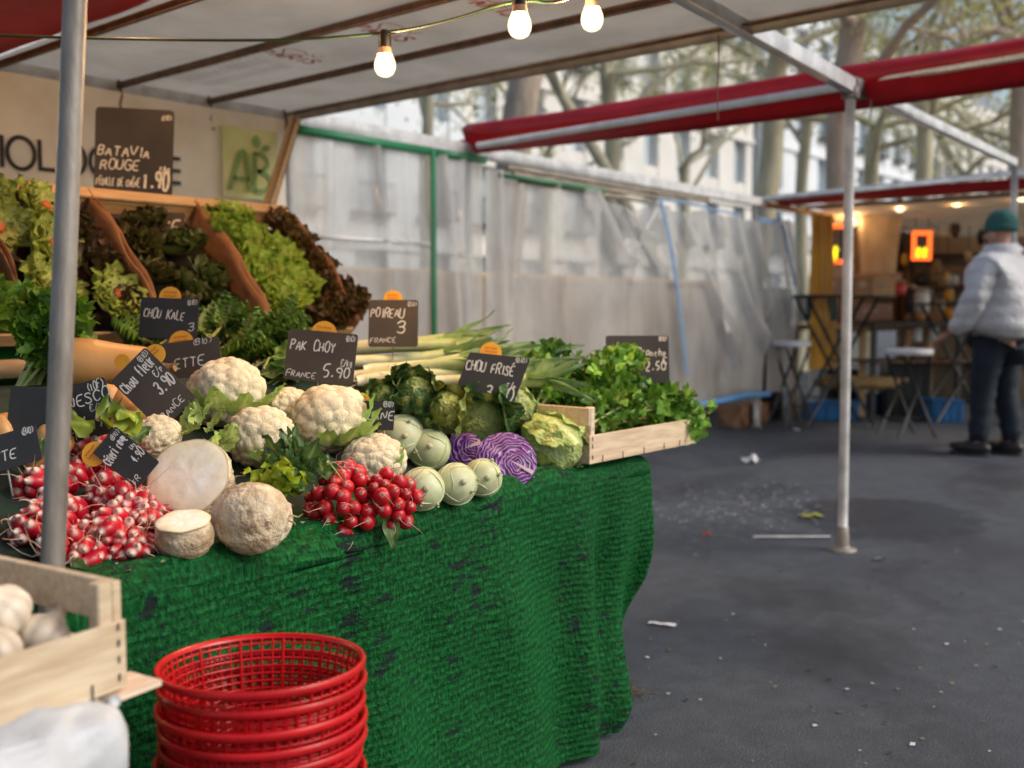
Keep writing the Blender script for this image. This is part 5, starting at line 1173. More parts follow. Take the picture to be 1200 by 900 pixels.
kale('pale stemmed pak choy lying in front of the last salad crate',322,440,2.76,6,n=12,L=.12,Wd=.06,dirn=-1.2,up=-.1,ruf=.004,fr=5,cb=(.12,.24,.05),ct=(.06,.17,.03),name='pak_choy',group='pak choy',cat='pak choy')
kale('dark kale bunch just under the dark lettuce crate front',172,408,3.0,7,n=12,L=.12,dirn=.5)
kale('dark parsley-like bunch in front of the right salad crate',345,438,2.82,8,n=12,L=.12,Wd=.05,dirn=-.6,up=.1,cb=(.06,.13,.03),ct=(.04,.1,.02))
# cream boards (crate fronts) in the gap
for i,(x,y,d) in enumerate(((300,400,3.02),(338,402,3.05))):
    pass
# ------------------------------------------------------------------ salads
def plant(name,label,cat,mbm,M,group,m=m_leaf,extra=None):
    t=thing(name,label,cat,M=M,group=group); mbm.build('leaves',m,t)
    if extra: mb=MB(); extra(mb); mb.build('cut_stem',m_cut2,t)
    return t
m_cut2=mat('orange_cut_stem',(.50,.13,.03),(.38,.08,.02),.5)
rg=np.random.default_rng(12)
pal_escarole=dict(cb=(.50,.52,.26),ct=(.26,.34,.07),cr=(.66,.62,.45),ruf=.016,fr=9,wd=.62,up=.9)
g1='escarole heads in the tilted crate'
esl=['escarole head at the top of its crate near the left edge','escarole head with a bright orange stem in the middle of its crate','escarole head half hidden by the thick pole, lowest in its crate','escarole head at the lower left of its crate','escarole head in the upper left corner of its crate','escarole head at the right behind the pole with an orange stem']
for i,(x,y) in enumerate(((.20,.50),(.16,.33),(.28,.11),(.10,.14),(.03,.40),(.03,.56))):
    # heads lie stem-out: the rosette faces away so the stem end looks at the buyer
    Mx=crateM(1,x,y,.075)@Matrix.Rotation(.25,4,'X')@rrot(rg,.35)
    h=head_lettuce(rg,R=.115,n=30,cb=(.46,.50,.22),ct=(.24,.33,.06),cr=(.62,.60,.40),up=.75,wd=.62,cup=.2)
    def ex(mb): lathe(mb,[(.0001,.052),(.013,.051),(.017,.046),(.019,.0)],16)
    plant('escarole',esl[i],'lettuce',h,Mx,g1,extra=ex)
csl=['curly green lettuce at the left edge just above its crate front','curly green lettuce behind the first at the left edge','curly green lettuce high in the leftmost crate']
for i,(x,y) in enumerate(((.30,.10),(.24,.28),(.16,.45))):
    plant('curly_lettuce',csl[i],'lettuce',head_lettuce(rg,R=.12,n=34,cb=(.25,.38,.06),ct=(.12,.26,.03),cr=(.45,.5,.25),ruf=.024,fr=15,up=1.1),crateM(0,x,y,.06)@rrot(rg,.3),'curly lettuces at the far left')
dk=[(.32,.10),(.30,.27),(.28,.44)]
for i,(x,y) in enumerate(dk):
    plant('oakleaf_lettuce',['dark red lettuce at the bottom right of the escarole crate','dark red lettuce halfway up the escarole crate behind the pole','dark red lettuce high up in the escarole crate against the divider'][i],'lettuce',head_lettuce(rg,R=.10,n=30,cb=(.06,.07,.02),ct=(.035,.016,.012),cr=(.12,.12,.05),ruf=.022,fr=15,up=1.2),crateM(1,x,y,.05)@rrot(rg,.4),'dark red lettuces')
dl=[(.10,.10),(.27,.10),(.10,.26),(.28,.27),(.12,.42),(.28,.43),(.19,.54),(.19,.19)]
dn=['lowest at the left','lowest at the right','in the second row, left','in the second row, right','in the third row, left','in the third row, right','highest under the FRANCE slate','squeezed in the middle']
for i,(x,y) in enumerate(dl):
    g=i%2; plant('oakleaf_lettuce','dark green oak-leaf lettuce '+dn[i]+' of the crate behind CHOU KALE','lettuce',head_lettuce(rg,R=.092,n=34,cb=(.09,.12,.025),ct=(.035,.05,.014) if g else (.045,.035,.014),cr=(.14,.16,.05),ruf=.022,fr=15,up=1.25),crateM(2,x,y*.93,.035)@rrot(rg,.4),'dark oak-leaf lettuces')
gl=[(.13,.10),(.12,.26),(.14,.40),(.13,.54),(.24,.18),(.23,.34),(.05,.47)]
gn=['lowest','second from the bottom','third from the bottom','topmost','lower right','upper right','upper left']
for i,(x,y) in enumerate(gl):
    plant('batavia_lettuce','bright green lettuce, '+gn[i]+' among those in the right-hand crate','lettuce',head_lettuce(rg,R=.105,n=34,cb=(.46,.54,.16),ct=(.22,.36,.05),cr=(.48,.54,.25),ruf=.012,fr=6,up=1.15,wd=.8),crateM(3,x*.95,y*.97,.06)@rrot(rg,.35),'bright green lettuces')
rl=[(.36,.08),(.38,.20),(.40,.32),(.38,.43),(.36,.54),(.45,.12),(.30,.05)]
for i,(x,y) in enumerate(rl):
    plant('red_lettuce','brown-red lettuce, '+['second lowest','third from the bottom','fourth from the bottom','second from the top','topmost','sticking out farthest to the right','lowest'][i]+' in the column next to the plastic sheet','lettuce',head_lettuce(rg,R=.092,n=32,cb=(.11,.12,.025),ct=(.060,.022,.012),cr=(.2,.2,.07),ruf=.022,fr=13,up=1.25),crateM(3,x*.97,y*.97,.055)@rrot(rg,.4),'brown-red lettuces')
# ------------------------------------------------------------------ garlic
def garlic_head(seed):
    rg=np.random.default_rng(seed); v,f=ico(4); v=v.copy(); a=np.arctan2(v[:,1],v[:,0]); z=v[:,2]
    lob=np.abs(np.sin(a*4.5+seed)); r=1-.10*(1-lob)**2*np.clip(1-z*z,0,1)
    p=v*r[:,None]*np.array([.033,.033,.026]); nk=np.clip((z-.72)/.28,0,1); p[:,2]+=nk**2*.014; p[:,:2]*=(1-.35*nk)[:,None]
    c=np.array([.74,.66,.54])*(.9+.12*lob)[:,None]*rg.uniform(.9,1.1); c=c*(1-.25*(1-lob)[:,None]**3)
    mb=MB(); mb.add(p,f,c); ms=MB(); d=rg.normal(size=2)*.018
    tube(ms,[(0,0,.03),(d[0]*.3,d[1]*.3,.05),(d[0],d[1],.075)],[.0075,.0055,.006],8,np.array([(.72,.62,.45),(.70,.58,.38),(.5,.38,.2)]))
    return mb,ms
rg=np.random.default_rng(8)
gh=[]
gpos=[(.50,.09,.03),(.44,.17,.03),(.42,.07,.04),(.36,.14,.035),(.34,.05,.035),(.28,.12,.04),(.27,.20,.03),(.35,.21,.03),(.20,.06,.03),(.20,.15,.035),(.46,.11,.072),(.39,.12,.082),(.32,.10,.08),(.25,.09,.075),(.43,.20,.05),(.13,.10,.04),(.49,.21,.03)]
gw=['in the right corner, nearest the front slat','near the back slat, second from the right end','against the front slat, third from the right end','deep in the middle of the heap','against the front slat in the middle','left of the middle on top','at the back left','at the back in the middle','at the front left','at the left edge of the view','on top at the right, with an upright dry stalk','on top in the centre','on top, left of centre','on top, farthest left','at the back right under the stalk','lowest at the left, barely in view','in the far right corner']
for i,(x,y,z) in enumerate(gpos):
    t=thing('garlic_bulb','white garlic bulb '+gw[i]+' of the crate','garlic',M=gM@Matrix.Translation((x,y,z+.028))@rrot(rg,.9)@Matrix.Scale(1.12,4),group='garlic bulbs in the crate'); a,b=garlic_head(i); a.build('cloves',m_garlic,t); b.build('stalk',m_garlic,t)
# ------------------------------------------------------------------ next stall down the aisle
def simple(name,label,cat,parts,group=None,loc=(0,0,0)):
    t=thing(name,label,cat,loc,group=group)
    for pn,fn,m in parts:
        mb=MB(); fn(mb); mb.build(pn,m,t,sharp=40)
    return t
m_cream=mat('cream_cloth',(.60,.48,.33),(.48,.36,.24),.8,ns=3,bump=.3,bs=6,bd=.02,transl=.2,vcol=False)
m_yel=mat('yellow_tarp',(.62,.34,.03),(.5,.24,.02),.6,ns=3,bump=.4,bs=6,bd=.02,transl=.15)
t=thing('stall_canopy','red and cream canopy of the next stall, lit by bulbs underneath','canopy',(0,0,0))
e0=PV(890,236,4.66); e1=P(1183,198,8.6)
uA=9.46
mb=MB(); beam(mb,(uA,4.68,2.27),(uA-.02,2.05,2.34),.05,.05); beam(mb,(uA-.015,2.05,2.34),(uA-.03,1.2,2.36),.05,.05); mb.build('edge_rail',m_alu,t)
mb=MB(); sheet(mb,9.5,10.35,1.2,4.7,2.30,.01,seed=4,sag=.06); mb.build('red_panel',m_redroof,t)
mb=MB(); sheet(mb,10.353,15.5,1.2,4.7,2.27,.01,seed=5,sag=.05); mb.build('cream_panel',m_cream,t)
for u in (10.35,12.2,14): 
    mb=MB(); beam(mb,(u,1.2,2.245),(u,4.66,2.245),.03,.03); mb.build('rafter',m_rust,t)
for v in (4.72,):
    mb=MB(); beam(mb,(9.5,v,2.22),(15.5,v,2.22),.05,.05); mb.build('back_rail',m_woodv,t)
# back curtain of that stall
X,Y,Z=ridge_sheet(11.05,15.5,.9,2.18,[(12.0,.1,.1,.1,0),(13.4,0,.1,.1,0)],31,nu=70,nz=20,y0=4.78,amp=.05)
t=thing('back_curtain','dark brown curtain closing the back of the next stall','curtain',(0,0,0)); mb=MB(); mb.add(np.stack([X,Y,Z],-1).reshape(-1,3),gridf(*X.shape)); mb.build('cloth',mat('dim_brown_cloth',(.16,.09,.05),(.09,.05,.03),.8,ns=2),t)
X,Y,Z=ridge_sheet(10.12,10.75,.55,2.17,[(10.3,.15,.06,.07,0),(10.55,.1,.05,.07,0)],33,nu=40,nz=30,y0=4.5,amp=.03)
t=thing('yellow_curtain','yellow plastic curtain hanging beside the end of the sheeting','curtain',(0,0,0)); mb=MB(); mb.add(np.stack([X,Y,Z],-1).reshape(-1,3),gridf(*X.shape)); mb.build('cloth',m_yel,t)
mb=MB()
for k in range(4): strapq=smooth_line([(10.2+.13*k,4.42,2.1),(10.26+.13*k,4.41,1.5),(10.2+.12*k,4.42,.8)],1); ribbon(mb,strapq,.02,(0,-1,0))
mb.build('pale_stripes',m_cream,t)
X,Y,Z=ridge_sheet(0,1,.0,1,[],35,nu=30,nz=24,y0=0,amp=.04)
p=P(1030,292,11.6); t=thing('hanging_cloth','cream cloth hanging between the two orange price panels','cloth',(p.x,p.y,p.z),rot=(0,0,CAMYAW))
mb=MB(); Xc=(X-.5)*.52*(1-.25*(1-Z)); mb.add(np.stack([Xc,Y,(Z-.5)*.85],-1).reshape(-1,3),gridf(*X.shape)); mb.build('cloth',m_cream,t)
# glowing price panels
m_led=emit('orange_led',(1,.13,.02),2.2); m_ledy=emit('yellow_led',(.9,.72,.02),1.6); m_panel=mat('panel_face',(.10,.10,.10),None,.5)
def led(label,px,py,d,w,h,digits):
    p=P(px,py,d); t=thing('lit_display',label,'light sign',(p.x,p.y,p.z),rot=(0,0,CAMYAW),group='glowing price panels'); W_=w*d/1200; H_=h*d/1200
    mb=MB(); box(mb,(0,.01,0),(W_,.02,H_)); mb.build('panel',m_panel,t,smooth=False)
    mb=MB(); b_=.045
    for s in(-1,1): box(mb,(0,-.004,s*(H_/2-b_/2)),(W_,.012,b_)); box(mb,(s*(W_/2-b_/2),-.004,0),(b_,.012,H_-2*b_-.002))
    mb.build('lit_border',m_led,t,smooth=False)
    mb=MB(); write(mb,digits,(-W_*.34,-.012,-H_*.38),(1,0,0),(0,0,1),H_*.30,.34,0,adv=1.15); mb.build('digits',m_ledy,t,smooth=False)
    mb=MB(); tube(mb,[(-W_/3,0,H_/2),(-W_/3,0,H_/2+.25)],.004,5); tube(mb,[(W_/3,0,H_/2),(W_/3,0,H_/2+.25)],.004,5); mb.build('hanger',m_black,t); return t
led('glowing orange framed price panel left, partly behind the aisle pole',977,286,11.2,40,46,'88')
led('glowing orange framed price panel on the right, near the man',1080,288,11.8,23,34,'88')
# bulbs
for i,(x,y,d,l) in enumerate(((1055,230,10.9,'small lit bulb under the far canopy, left one of the far pair'),(1122,223,10.5,'small lit bulb under the far canopy, right one of the far pair'),(1199,216,10.0,'small lit bulb at the right edge of the photo under the far canopy'),(1000,248,11.6,'small lit bulb just right of the aisle pole under the far canopy'))):
    c=copy_tree(b_); c.location=P(x,y,d)+Vector((0,0,.0)); c.scale=(1.5,)*3; c['label']=l; c['group']='bulbs under the far canopy'
mb=MB(); tube(mb,[tuple(P(x,y,d)+Vector((0,0,.05))) for x,y,d in ((985,238,11.8),(1000,248,11.6),(1055,230,10.9),(1122,223,10.5),(1199,216,10.0),(1260,208,9.6))],.006,6); o=mb.build('power_cable',m_black); tag(o,'thin cable carrying the small bulbs under the far canopy','cable')
# small string of pale lamps left of the first panel
t=thing('led_strand','short vertical strand of white lamps beside the left price panel','lamps',P(958,285,11.2)); m_wl=emit('white_lamp',(.7,.85,1),7)
for k in range(4):
    mb=MB(); v,f=ico(2); mb.add(v*(.022 if k in(0,3) else .012)+np.array([.02*math.sin(k),0,.2-.13*k]),f); mb.build('lamp',m_wl,t)
mb=MB(); tube(mb,[(0,.012,.3),(.01,.012,-.25)],.004,5); mb.build('wire',m_black,t)
# black folding table with crossed legs
def xtable(label,px0,px1,ytop,ybot,d,group=None):
    a=P(px0,ytop,d); b2_=P(px1,ytop,d); z=a.z; L=(b2_-a).length; M=T_((a.x,a.y,0),rz=math.atan2(b2_.y-a.y,b2_.x-a.x)); t=thing('folding_table',label,'table',M=M,group=group)
    mb=MB(); box(mb,(L/2,.3,z),(L,.6,.03),bev=.006); mb.build('table_top',m_black,t)
    for y in (.08,.52):
        for s in (0,1):
            mb=MB(); x0,x1=(.08,L-.10) if s==0 else (L-.08,.10); tube(mb,[(x0,y+.02*s,z-.016),(x1,y+.02*s,.012)],.016,8); mb.build('leg',m_black,t)
    mb=MB(); tube(mb,[(L/2,.08,z/2),(L/2,.54,z/2)],.01,6); mb.build('cross_bar',m_black,t); return t
xtable('tall black folding table with crossed legs behind the aisle pole',940,1043,347,505,10.1)
xtable('black folding table in the deep shade at the right behind the man',1095,1195,356,500,10.4)
m_white=mat('white_seat',(.90,.92,.95),None,.4)
def stool(label,px,pyt,pyb,d,w):
    p=P(px,pyt,d); zs=p.z; t=thing('bar_stool',label,'stool',(p.x,p.y,0),rot=(0,0,CAMYAW+.3),group='white-topped bar stools'); r=w/2*d/1200
    mb=MB(); lathe(mb,[(.0001,zs-.05),(r*.96,zs-.05),(r,zs-.04),(r,zs-.006),(r*.97,zs+.002),(.0001,zs+.004)],36); mb.build('seat',m_white,t,sharp=50)
    for s in(-1,1):
        for q in(-1,1):
            mb=MB(); tube(mb,[(s*r*.7,q*r*.55,zs-.051),(-s*r*.05,q*r*.62,zs*.5),(-s*r*.95,q*r*.7,.012)],.013,8); mb.build('leg',m_black,t)
    mb=MB(); tube(mb,[(-r*.75,-r*.68,.18),(-r*.75,r*.68,.18)],.009,6); tube(mb,[(r*.75,-r*.68,.18),(r*.75,r*.68,.18)],.009,6); mb.build('foot_bar',m_black,t); return t
stool('white-topped stool in front of the plastic sheeting, left of the aisle pole',928,400,495,10.4,44)
stool('white-topped stool between the aisle pole and the man',1065,409,512,9.4,54)
# wooden trestle table with boxes
t=simple('trestle_table','honey wooden trestle table carrying cartons behind the black folding table','table',[
 ('table_top',lambda mb:box(mb,(0,0,.98),(1.7,.6,.05),bev=.006),m_woodv)]+[('leg',(lambda x,y:(lambda mb:box(mb,(x,y,.478),(.06,.06,.95))))(x,y),m_woodv) for x in(-.78,.0,.78) for y in(-.24,.24)],loc=tuple(Vector((P(1000,385,11.5).x,P(1000,385,11.5).y,0))))
t.rotation_euler=(0,0,CAMYAW+.12)
def carton(label,px,py,d,w,h,m,yaw=0,name='cardboard_box',open_=False,cat='box',dep=.3,tape=True,floor=False):
    p=P(px,py,d); W_=w*d/1200; H_=h*d/1200; z=p.z
    if floor: z=H_/2+.003
    t=thing(name,label,cat,(p.x,p.y,z),rot=(0,0,CAMYAW+yaw)); mb=MB(); box(mb,(0,0,0),(W_,dep,H_),bev=.006); mb.build('carton' if cat=='box' else 'body',m,t,smooth=False)
    mb=MB()
    if cat=='box': box(mb,(0,-.0,H_/2+.004),(W_*.98,dep*.98,.005)); box(mb,(-W_*.1,-dep/2-.002,H_*.1),(W_*.4,.003,H_*.3))
    else: 
        box(mb,(0,0,H_/2+.008),(W_*1.04,dep*1.05,.02),bev=.004)
        for k in range(4): box(mb,(W_*(k-1.5)/4,-dep/2-.004,0),(.012,.008,H_*.85))
    mb.build('flap' if cat=='box' else 'ribbed_rim',m if cat!='box' else m_cream,t,smooth=False); return t
m_card=mat('brown_cardboard',(.36,.22,.12),(.27,.16,.08),.75,ns=4); m_pinkc=mat('pinkish_cardboard',(.46,.27,.20),(.33,.19,.14),.75,ns=5)
m_bluec=mat('blue_plastic',(.01,.13,.34),(.006,.08,.22),.4,ns=5); m_teal=mat('teal_plastic',(.01,.09,.12),None,.4)
carton('grey-brown carton left of the aisle pole on the trestle table',970,336,11.4,36,22,m_pinkc)
carton('pale parcel piled on the grey-brown carton under the left price panel',975,318,11.45,40,16,mat('pale_pink_bundle',(.60,.45,.36),None,.8))
carton('brown carton immediately right of the aisle pole',1006,336,11.3,22,24,m_card,.1)
carton('wide beige carton at the centre of the trestle table',1032,337,11.3,34,20,m_woodv,-.1)
carton('flat beige carton lid stacked on the wide beige carton',1030,325,11.4,40,8,m_pinkc,.2)
carton('beige carton on the shelf under the table top, right of the pole',1018,366,11.3,44,18,m_pinkc,.05)
carton('blue-green plastic tub below the folding table top at the left',958,362,11.0,34,28,m_teal,cat='crate',name='plastic_tub')
carton('blue plastic crate on the ground below the folding table',972,478,11.0,58,20,m_bluec,cat='crate',name='blue_crate',floor=True)
carton('blue plastic crate on the ground between stool and man',1104,476,10.8,36,24,m_bluec,cat='crate',name='blue_crate',floor=True)
carton('blue plastic crate farther back beneath the tan sack',1030,470,11.7,50,22,m_bluec,cat='crate',name='blue_crate',floor=True)
carton('dark bin in the shade left of the man under the counter',1060,455,11.4,50,60,m_black,cat='crate',name='dark_bin',floor=True)
carton('dark crate in the shade behind the crossed legs',985,440,12.0,40,46,m_black,cat='crate',name='dark_bin',floor=True)
# tan sack draped over the crate
p=P(1005,448,10.9); v,f=ico(4); v=v.copy(); w=np.sign(v)*abs(v)**.8*np.array([.46,.22,.075]); w+=v*(.02*vnoise(v,6,3))[:,None]
t=thing('tan_sack','tan sack slumped over the blue crate below the folding table','sack',(p.x,p.y,p.z),rot=(0,0,CAMYAW)); mb=MB(); mb.add(w,f); mb.build('sack_body',mat('tan_sackcloth',(.34,.23,.09),(.22,.14,.05),.85,ns=6,bump=.4,bs=20,bd=.01),t)
mb=MB(); tube(mb,[(.42,0,.0),(.5,.01,.03),(.54,0,.02)],[.03,.015,.03],8); mb.build('tied_end',m_cream,t)
# counter with machines and cups at the right of the stall
t=simple('counter','dark counter with shelves behind the man','counter',[('counter_top',lambda mb:box(mb,(0,0,1.02),(2.2,.55,.04),bev=.005),m_black),('shelf',lambda mb:box(mb,(0,0,.62),(2.1,.5,.03)),m_rust)]+[('leg',(lambda x:(lambda mb:box(mb,(x,-.2,.5),(.05,.05,.998))))(x),m_black) for x in(-1.05,0,1.05)],loc=(P(1110,380,11.3).x,P(1110,380,11.3).y,0))
t.rotation_euler=(0,0,CAMYAW+.25)
def jar(label,px,py,d,r,h,m,name='canister',cat='canister'):
    p=P(px,py,d); r=r*d/1200; h=h*d/1200; t=thing(name,label,cat,(p.x,p.y,p.z-h/2),group=None); mb=MB(); lathe(mb,[(.0001,0),(r*.95,0),(r,.01),(r,h*.8),(r*.9,h*.84)],20); mb.build('body',m,t); mb=MB(); lathe(mb,[(r*.93,h*.84),(r*.95,h*.86),(r*.95,h*.98),(.0001,h)],20); mb.build('lid',m_steel,t); return t
m_redb=mat('red_enamel',(.5,.03,.02),None,.35)
jar('round red tin at the right end of the cartons',1053,337,11.2,9,18,m_redb)
jar('shiny coffee urn behind the man, left of his elbow',1080,352,11.2,9,30,m_alu)
jar('black tall canister between red tin and urn',1067,350,11.3,6,34,m_black)
jar('white paper roll on the shelf under the counter, left one',1075,390,11.2,5,20,m_white)
jar('white paper roll on the shelf under the counter, right one',1095,388,11.2,5,22,m_white)
jar('cream pot on the counter near the man',1100,358,11.3,7,12,m_cream)
jar('dark bottle on the counter beside the cream pot',1090,350,11.35,3.5,22,m_black)
jar('amber jar at the counter end in front of the dim curtain',1112,345,11.4,5,14,m_yel)
for i,(x,y,s,m) in enumerate(((1045,318,14,m_redtarp),(1060,305,12,m_yel),(1098,312,14,m_card),(1120,268,16,m_rust),(1135,300,12,m_cream),(1150,278,14,m_black),(1110,325,10,m_woodv),(1030,312,10,m_redb),(1175,262,14,m_card),(1095,262,10,m_alu))):
    p=P(x,y,12.6); R_=s*12.6/1200/2; v,f=ico(3); v=v.copy(); v*=(1+.2*vnoise(v,2.5,i))[:,None]
    t=thing('hanging_bundle',['dull red','yellow','brown','rust coloured','cream','black','honey coloured','bright red','cardboard coloured','silvery'][i]+' bundle hanging in the back of the next stall','bundle',p,group=None); mb=MB(); mb.add(v*R_*np.array([1,.7,1.3]),f); mb.build('bundle',m,t); mb=MB(); tube(mb,[(0,0,R_),(0,0,2.2-p.z)],.005,4); mb.build('string',m_black,t)
# farther stalls
for i,(u0,v0,c,l) in enumerate(((17.5,3.2,(.50,.44,.36),'beige canopy of a stall farther down the street'),(23,4.2,(.30,.03,.03),'dark red canopy of the farthest stall'))):
    t=thing('stall_canopy',l,'canopy',(u0,v0,0)); mb=MB(); sheet(mb,-1.5,2.5,-2,2.4,2.35,.02,seed=9+i); mb.build('cloth',mat('far_canopy_cloth_'+'ab'[i],c,None,.7,transl=.2),t)
    for x in(-1.4,2.4):
        for y in(-1.9,2.3): mb=MB(); tube(mb,[(x,y,.002),(x,y,2.33)],.03,8); mb.build('post',m_alu,t)
    mb=MB(); box(mb,(.5,.4,.5),(2.6,1.,1.0)); mb.build('counter_front',m_card if i else m_btarp,t)
    b__=[]
    for k in range(4):
        c=copy_tree(b_); c.location=(u0-1+k*.9,v0-.8+.3*k,2.25); c.scale=(1.6,)*3; c['label']='tiny lit bulb under the '+('beige' if i==0 else 'farthest')+' canopy, number counted from its near side '+['one','two','three','four'][k] ; c['label']=['nearest','second nearest','third','last'][k]+' of the tiny bulbs under the '+('beige far canopy' if i==0 else 'dark red farthest canopy'); c['group']='tiny far bulbs'

# ------------------------------------------------------------------ people
def skin_body(name,pts,edges,mat_,parent,levels=2,disp=None):
    me=bpy.data.meshes.new(name); me.from_pydata([p[:3] for p in pts],edges,[]); o=bpy.data.objects.new(name,me); COL.objects.link(o)
    o.modifiers.new('s','SKIN'); sv=me.skin_vertices[0].data
    for i,p in enumerate(pts):
        r=p[3]; sv[i].radius=(r,r) if np.isscalar(r) else r
        sv[i].use_root=(i==0)
    s=o.modifiers.new('d','SUBSURF'); s.levels=levels; s.render_levels=levels
    bpy.context.view_layer.update()
    me2=bpy.data.meshes.new_from_object(o.evaluated_get(bpy.context.evaluated_depsgraph_get())); bpy.data.objects.remove(o)
    if disp:
        n=len(me2.vertices); co=np.zeros(n*3); me2.vertices.foreach_get('co',co); co=co.reshape(-1,3); no=np.zeros(n*3); me2.vertices.foreach_get('normal',no); no=no.reshape(-1,3)
        co=disp(co,no); me2.vertices.foreach_set('co',co.ravel())
    me2.materials.clear(); me2.materials.append(mat_); me2.polygons.foreach_set('use_smooth',[True]*len(me2.polygons)); me2.update()
    q=bpy.data.objects.new(name,me2); COL.objects.link(q); q.parent=parent; return q
m_skin=mat('skin',(.50,.27,.19),(.42,.20,.14),.55,ns=8,sss=.1)
def person(label,loc,rz,jc,tc,hatc,quilt=True,armf=.17):
    t=thing('person',label,'person',loc,rot=(0,0,rz))
    # facing +y; x right. continuous body
    hipL,hipR=(-.08,0,.90),(.08,0,.90)
    kL,kR=(-.11,.05,.50),(.10,.0,.50); aL,aR=(-.12,.07,.09),(.11,-.05,.09)
    B=[(0,0,1.0,.10),(0,.0,1.18,.14),(0,-.01,1.38,.15),(0,.0,1.50,.075),(0,.02,1.58,.058),(0,.035,1.66,.088),(0,.03,1.74,.092),(0,.02,1.79,.06),
       (-.19,-.01,1.45,.065),(-.27,.02,1.20,.052),(-.26,armf,.99,.042),(-.255,armf+.07,.93,.03),
       (.19,-.01,1.45,.065),(.28,.0,1.20,.052),(.27,.12,.98,.042),(.26,.18,.92,.03),
       (*hipL,.07),(*kL,.065),(*aL,.045),(*hipR,.07),(*kR,.065),(*aR,.045),(-.12,.16,.05,.038),(.11,.04,.05,.038)]
    E=[(0,1),(1,2),(2,3),(3,4),(4,5),(5,6),(6,7),(2,8),(8,9),(9,10),(10,11),(2,12),(12,13),(13,14),(14,15),(0,16),(16,17),(17,18),(18,22),(0,19),(19,20),(20,21),(21,23)]
    body=skin_body('body',B,E,m_skin,t)
    # hands: palm, four fingers and a thumb each
    for (w_,s) in (((-.255,armf+.07,.93),-1),((.26,.18,.92),1)):
        x,y,z=w_; hp=[(x,y,z,.026),(x,y+.045,z-.025,.030),(x,y+.075,z-.05,.028)]; he=[(0,1),(1,2)]
        for k in range(4):
            ox=(k-1.5)*.018; i0=len(hp); L_=[.9,1.05,1,.8][k]
            hp+=[(x+ox,y+.095,z-.065,.0095),(x+ox,y+.11*1,z-.065-.028*L_,.0085),(x+ox,y+.10,z-.065-.052*L_,.0075)]; he+=[(2,i0),(i0,i0+1),(i0+1,i0+2)]
        i0=len(hp); hp+=[(x-s*.035,y+.055,z-.045,.011),(x-s*.045,y+.08,z-.065,.0095),(x-s*.040,y+.095,z-.082,.0085)]; he+=[(1,i0),(i0,i0+1),(i0+1,i0+2)]
        skin_body('hand',hp,he,m_skin,t)
    # face
    v,f=ico(3); mb=MB()
    mb.add(v*np.array([.014,.022,.022])+np.array([0,.128,1.665]),f); mb.add(v*np.array([.012,.02,.030])+np.array([-.094,.02,1.67]),f); mb.add(v*np.array([.012,.02,.030])+np.array([.094,.02,1.67]),f); mb.build('nose_and_ears',m_skin,t)
    mb=MB(); 
    for s in(-1,1): mb.add(v*.011+np.array([s*.032,.112,1.70]),f)
    mb.build('eyes',m_black,t); mb=MB(); mb.add(v*np.array([.024,.008,.006])+np.array([0,.118,1.622]),f); mb.build('mouth',m_redb,t)
    # jacket
    mj=mat('jacket_'+('quilted' if quilt else 'black'),jc,tuple(k*.8 for k in jc),.5,ns=4,bump=.9,bs=22,bd=.02,sheen=.2)
    def quiltf(co,no):
        z=co[:,2]; arm=np.abs(co[:,0])>.30
        g=np.abs(np.sin(z*PI/.105)); g2=np.abs(np.sin(np.arctan2(co[:,1],co[:,0])*4)); k=(g**.4)*.014*(.55+.45*np.minimum(1,g2*2.5))
        return co+no*(k+.008*vnoise(co,14,3))[:,None]
    fn=quiltf if quilt else (lambda co,no: co+no*(.008*vnoise(co,12,4))[:,None])
    J=[(0,0,.88,(.25,.21)),(0,-.01,1.05,(.27,.225)),(0,-.01,1.25,(.265,.215)),(0,-.02,1.41,(.235,.18)),(0,.0,1.52,(.115,.115)),(0,.015,1.585,(.098,.10)),
       (-.225,-.01,1.43,.098),(-.31,.01,1.20,.088),(-.28,armf-.04,1.00,.07),(-.262,armf+.03,.955,.052),(.225,-.01,1.43,.098),(.32,.0,1.20,.088),(.29,.09,.99,.07),(.27,.14,.95,.052)]
    JE=[(0,1),(1,2),(2,3),(3,4),(4,5),(3,6),(6,7),(7,8),(8,9),(3,10),(10,11),(11,12),(12,13)]
    skin_body('jacket',J,JE,mj,t,levels=3,disp=fn)
    if quilt:
        mb=MB(); lathe(mb,[(.098,1.60),(.112,1.605),(.118,1.58),(.125,1.54),(.13,1.50)],24); mb.build('collar',mj,t,loc=(0,.01,0))
    mt=mat('trousers_'+('dark_blue' if quilt else 'black'),tc,tuple(k*.7 for k in tc),.8,ns=6,bump=.4,bs=12,bd=.012)
    Tr=[(0,-.01,.97,(.22,.185)),(-.105,0,.86,.125),(-.112,.04,.62,.102),(kL[0],kL[1],.48,.088),(aL[0],aL[1]-.01,.20,.080),(aL[0],aL[1],.09,.078),(.105,0,.86,.115),(.105,.0,.62,.102),(kR[0],kR[1],.48,.088),(aR[0],aR[1]-.01,.20,.080),(aR[0],aR[1],.09,.078)]
    skin_body('trousers',Tr,[(0,1),(1,2),(2,3),(3,4),(4,5),(0,6),(6,7),(7,8),(8,9),(9,10)],mt,t,levels=2,disp=lambda co,no: co+no*(.012*vnoise(co*np.array([1,1,1.6]),16,6))[:,None])
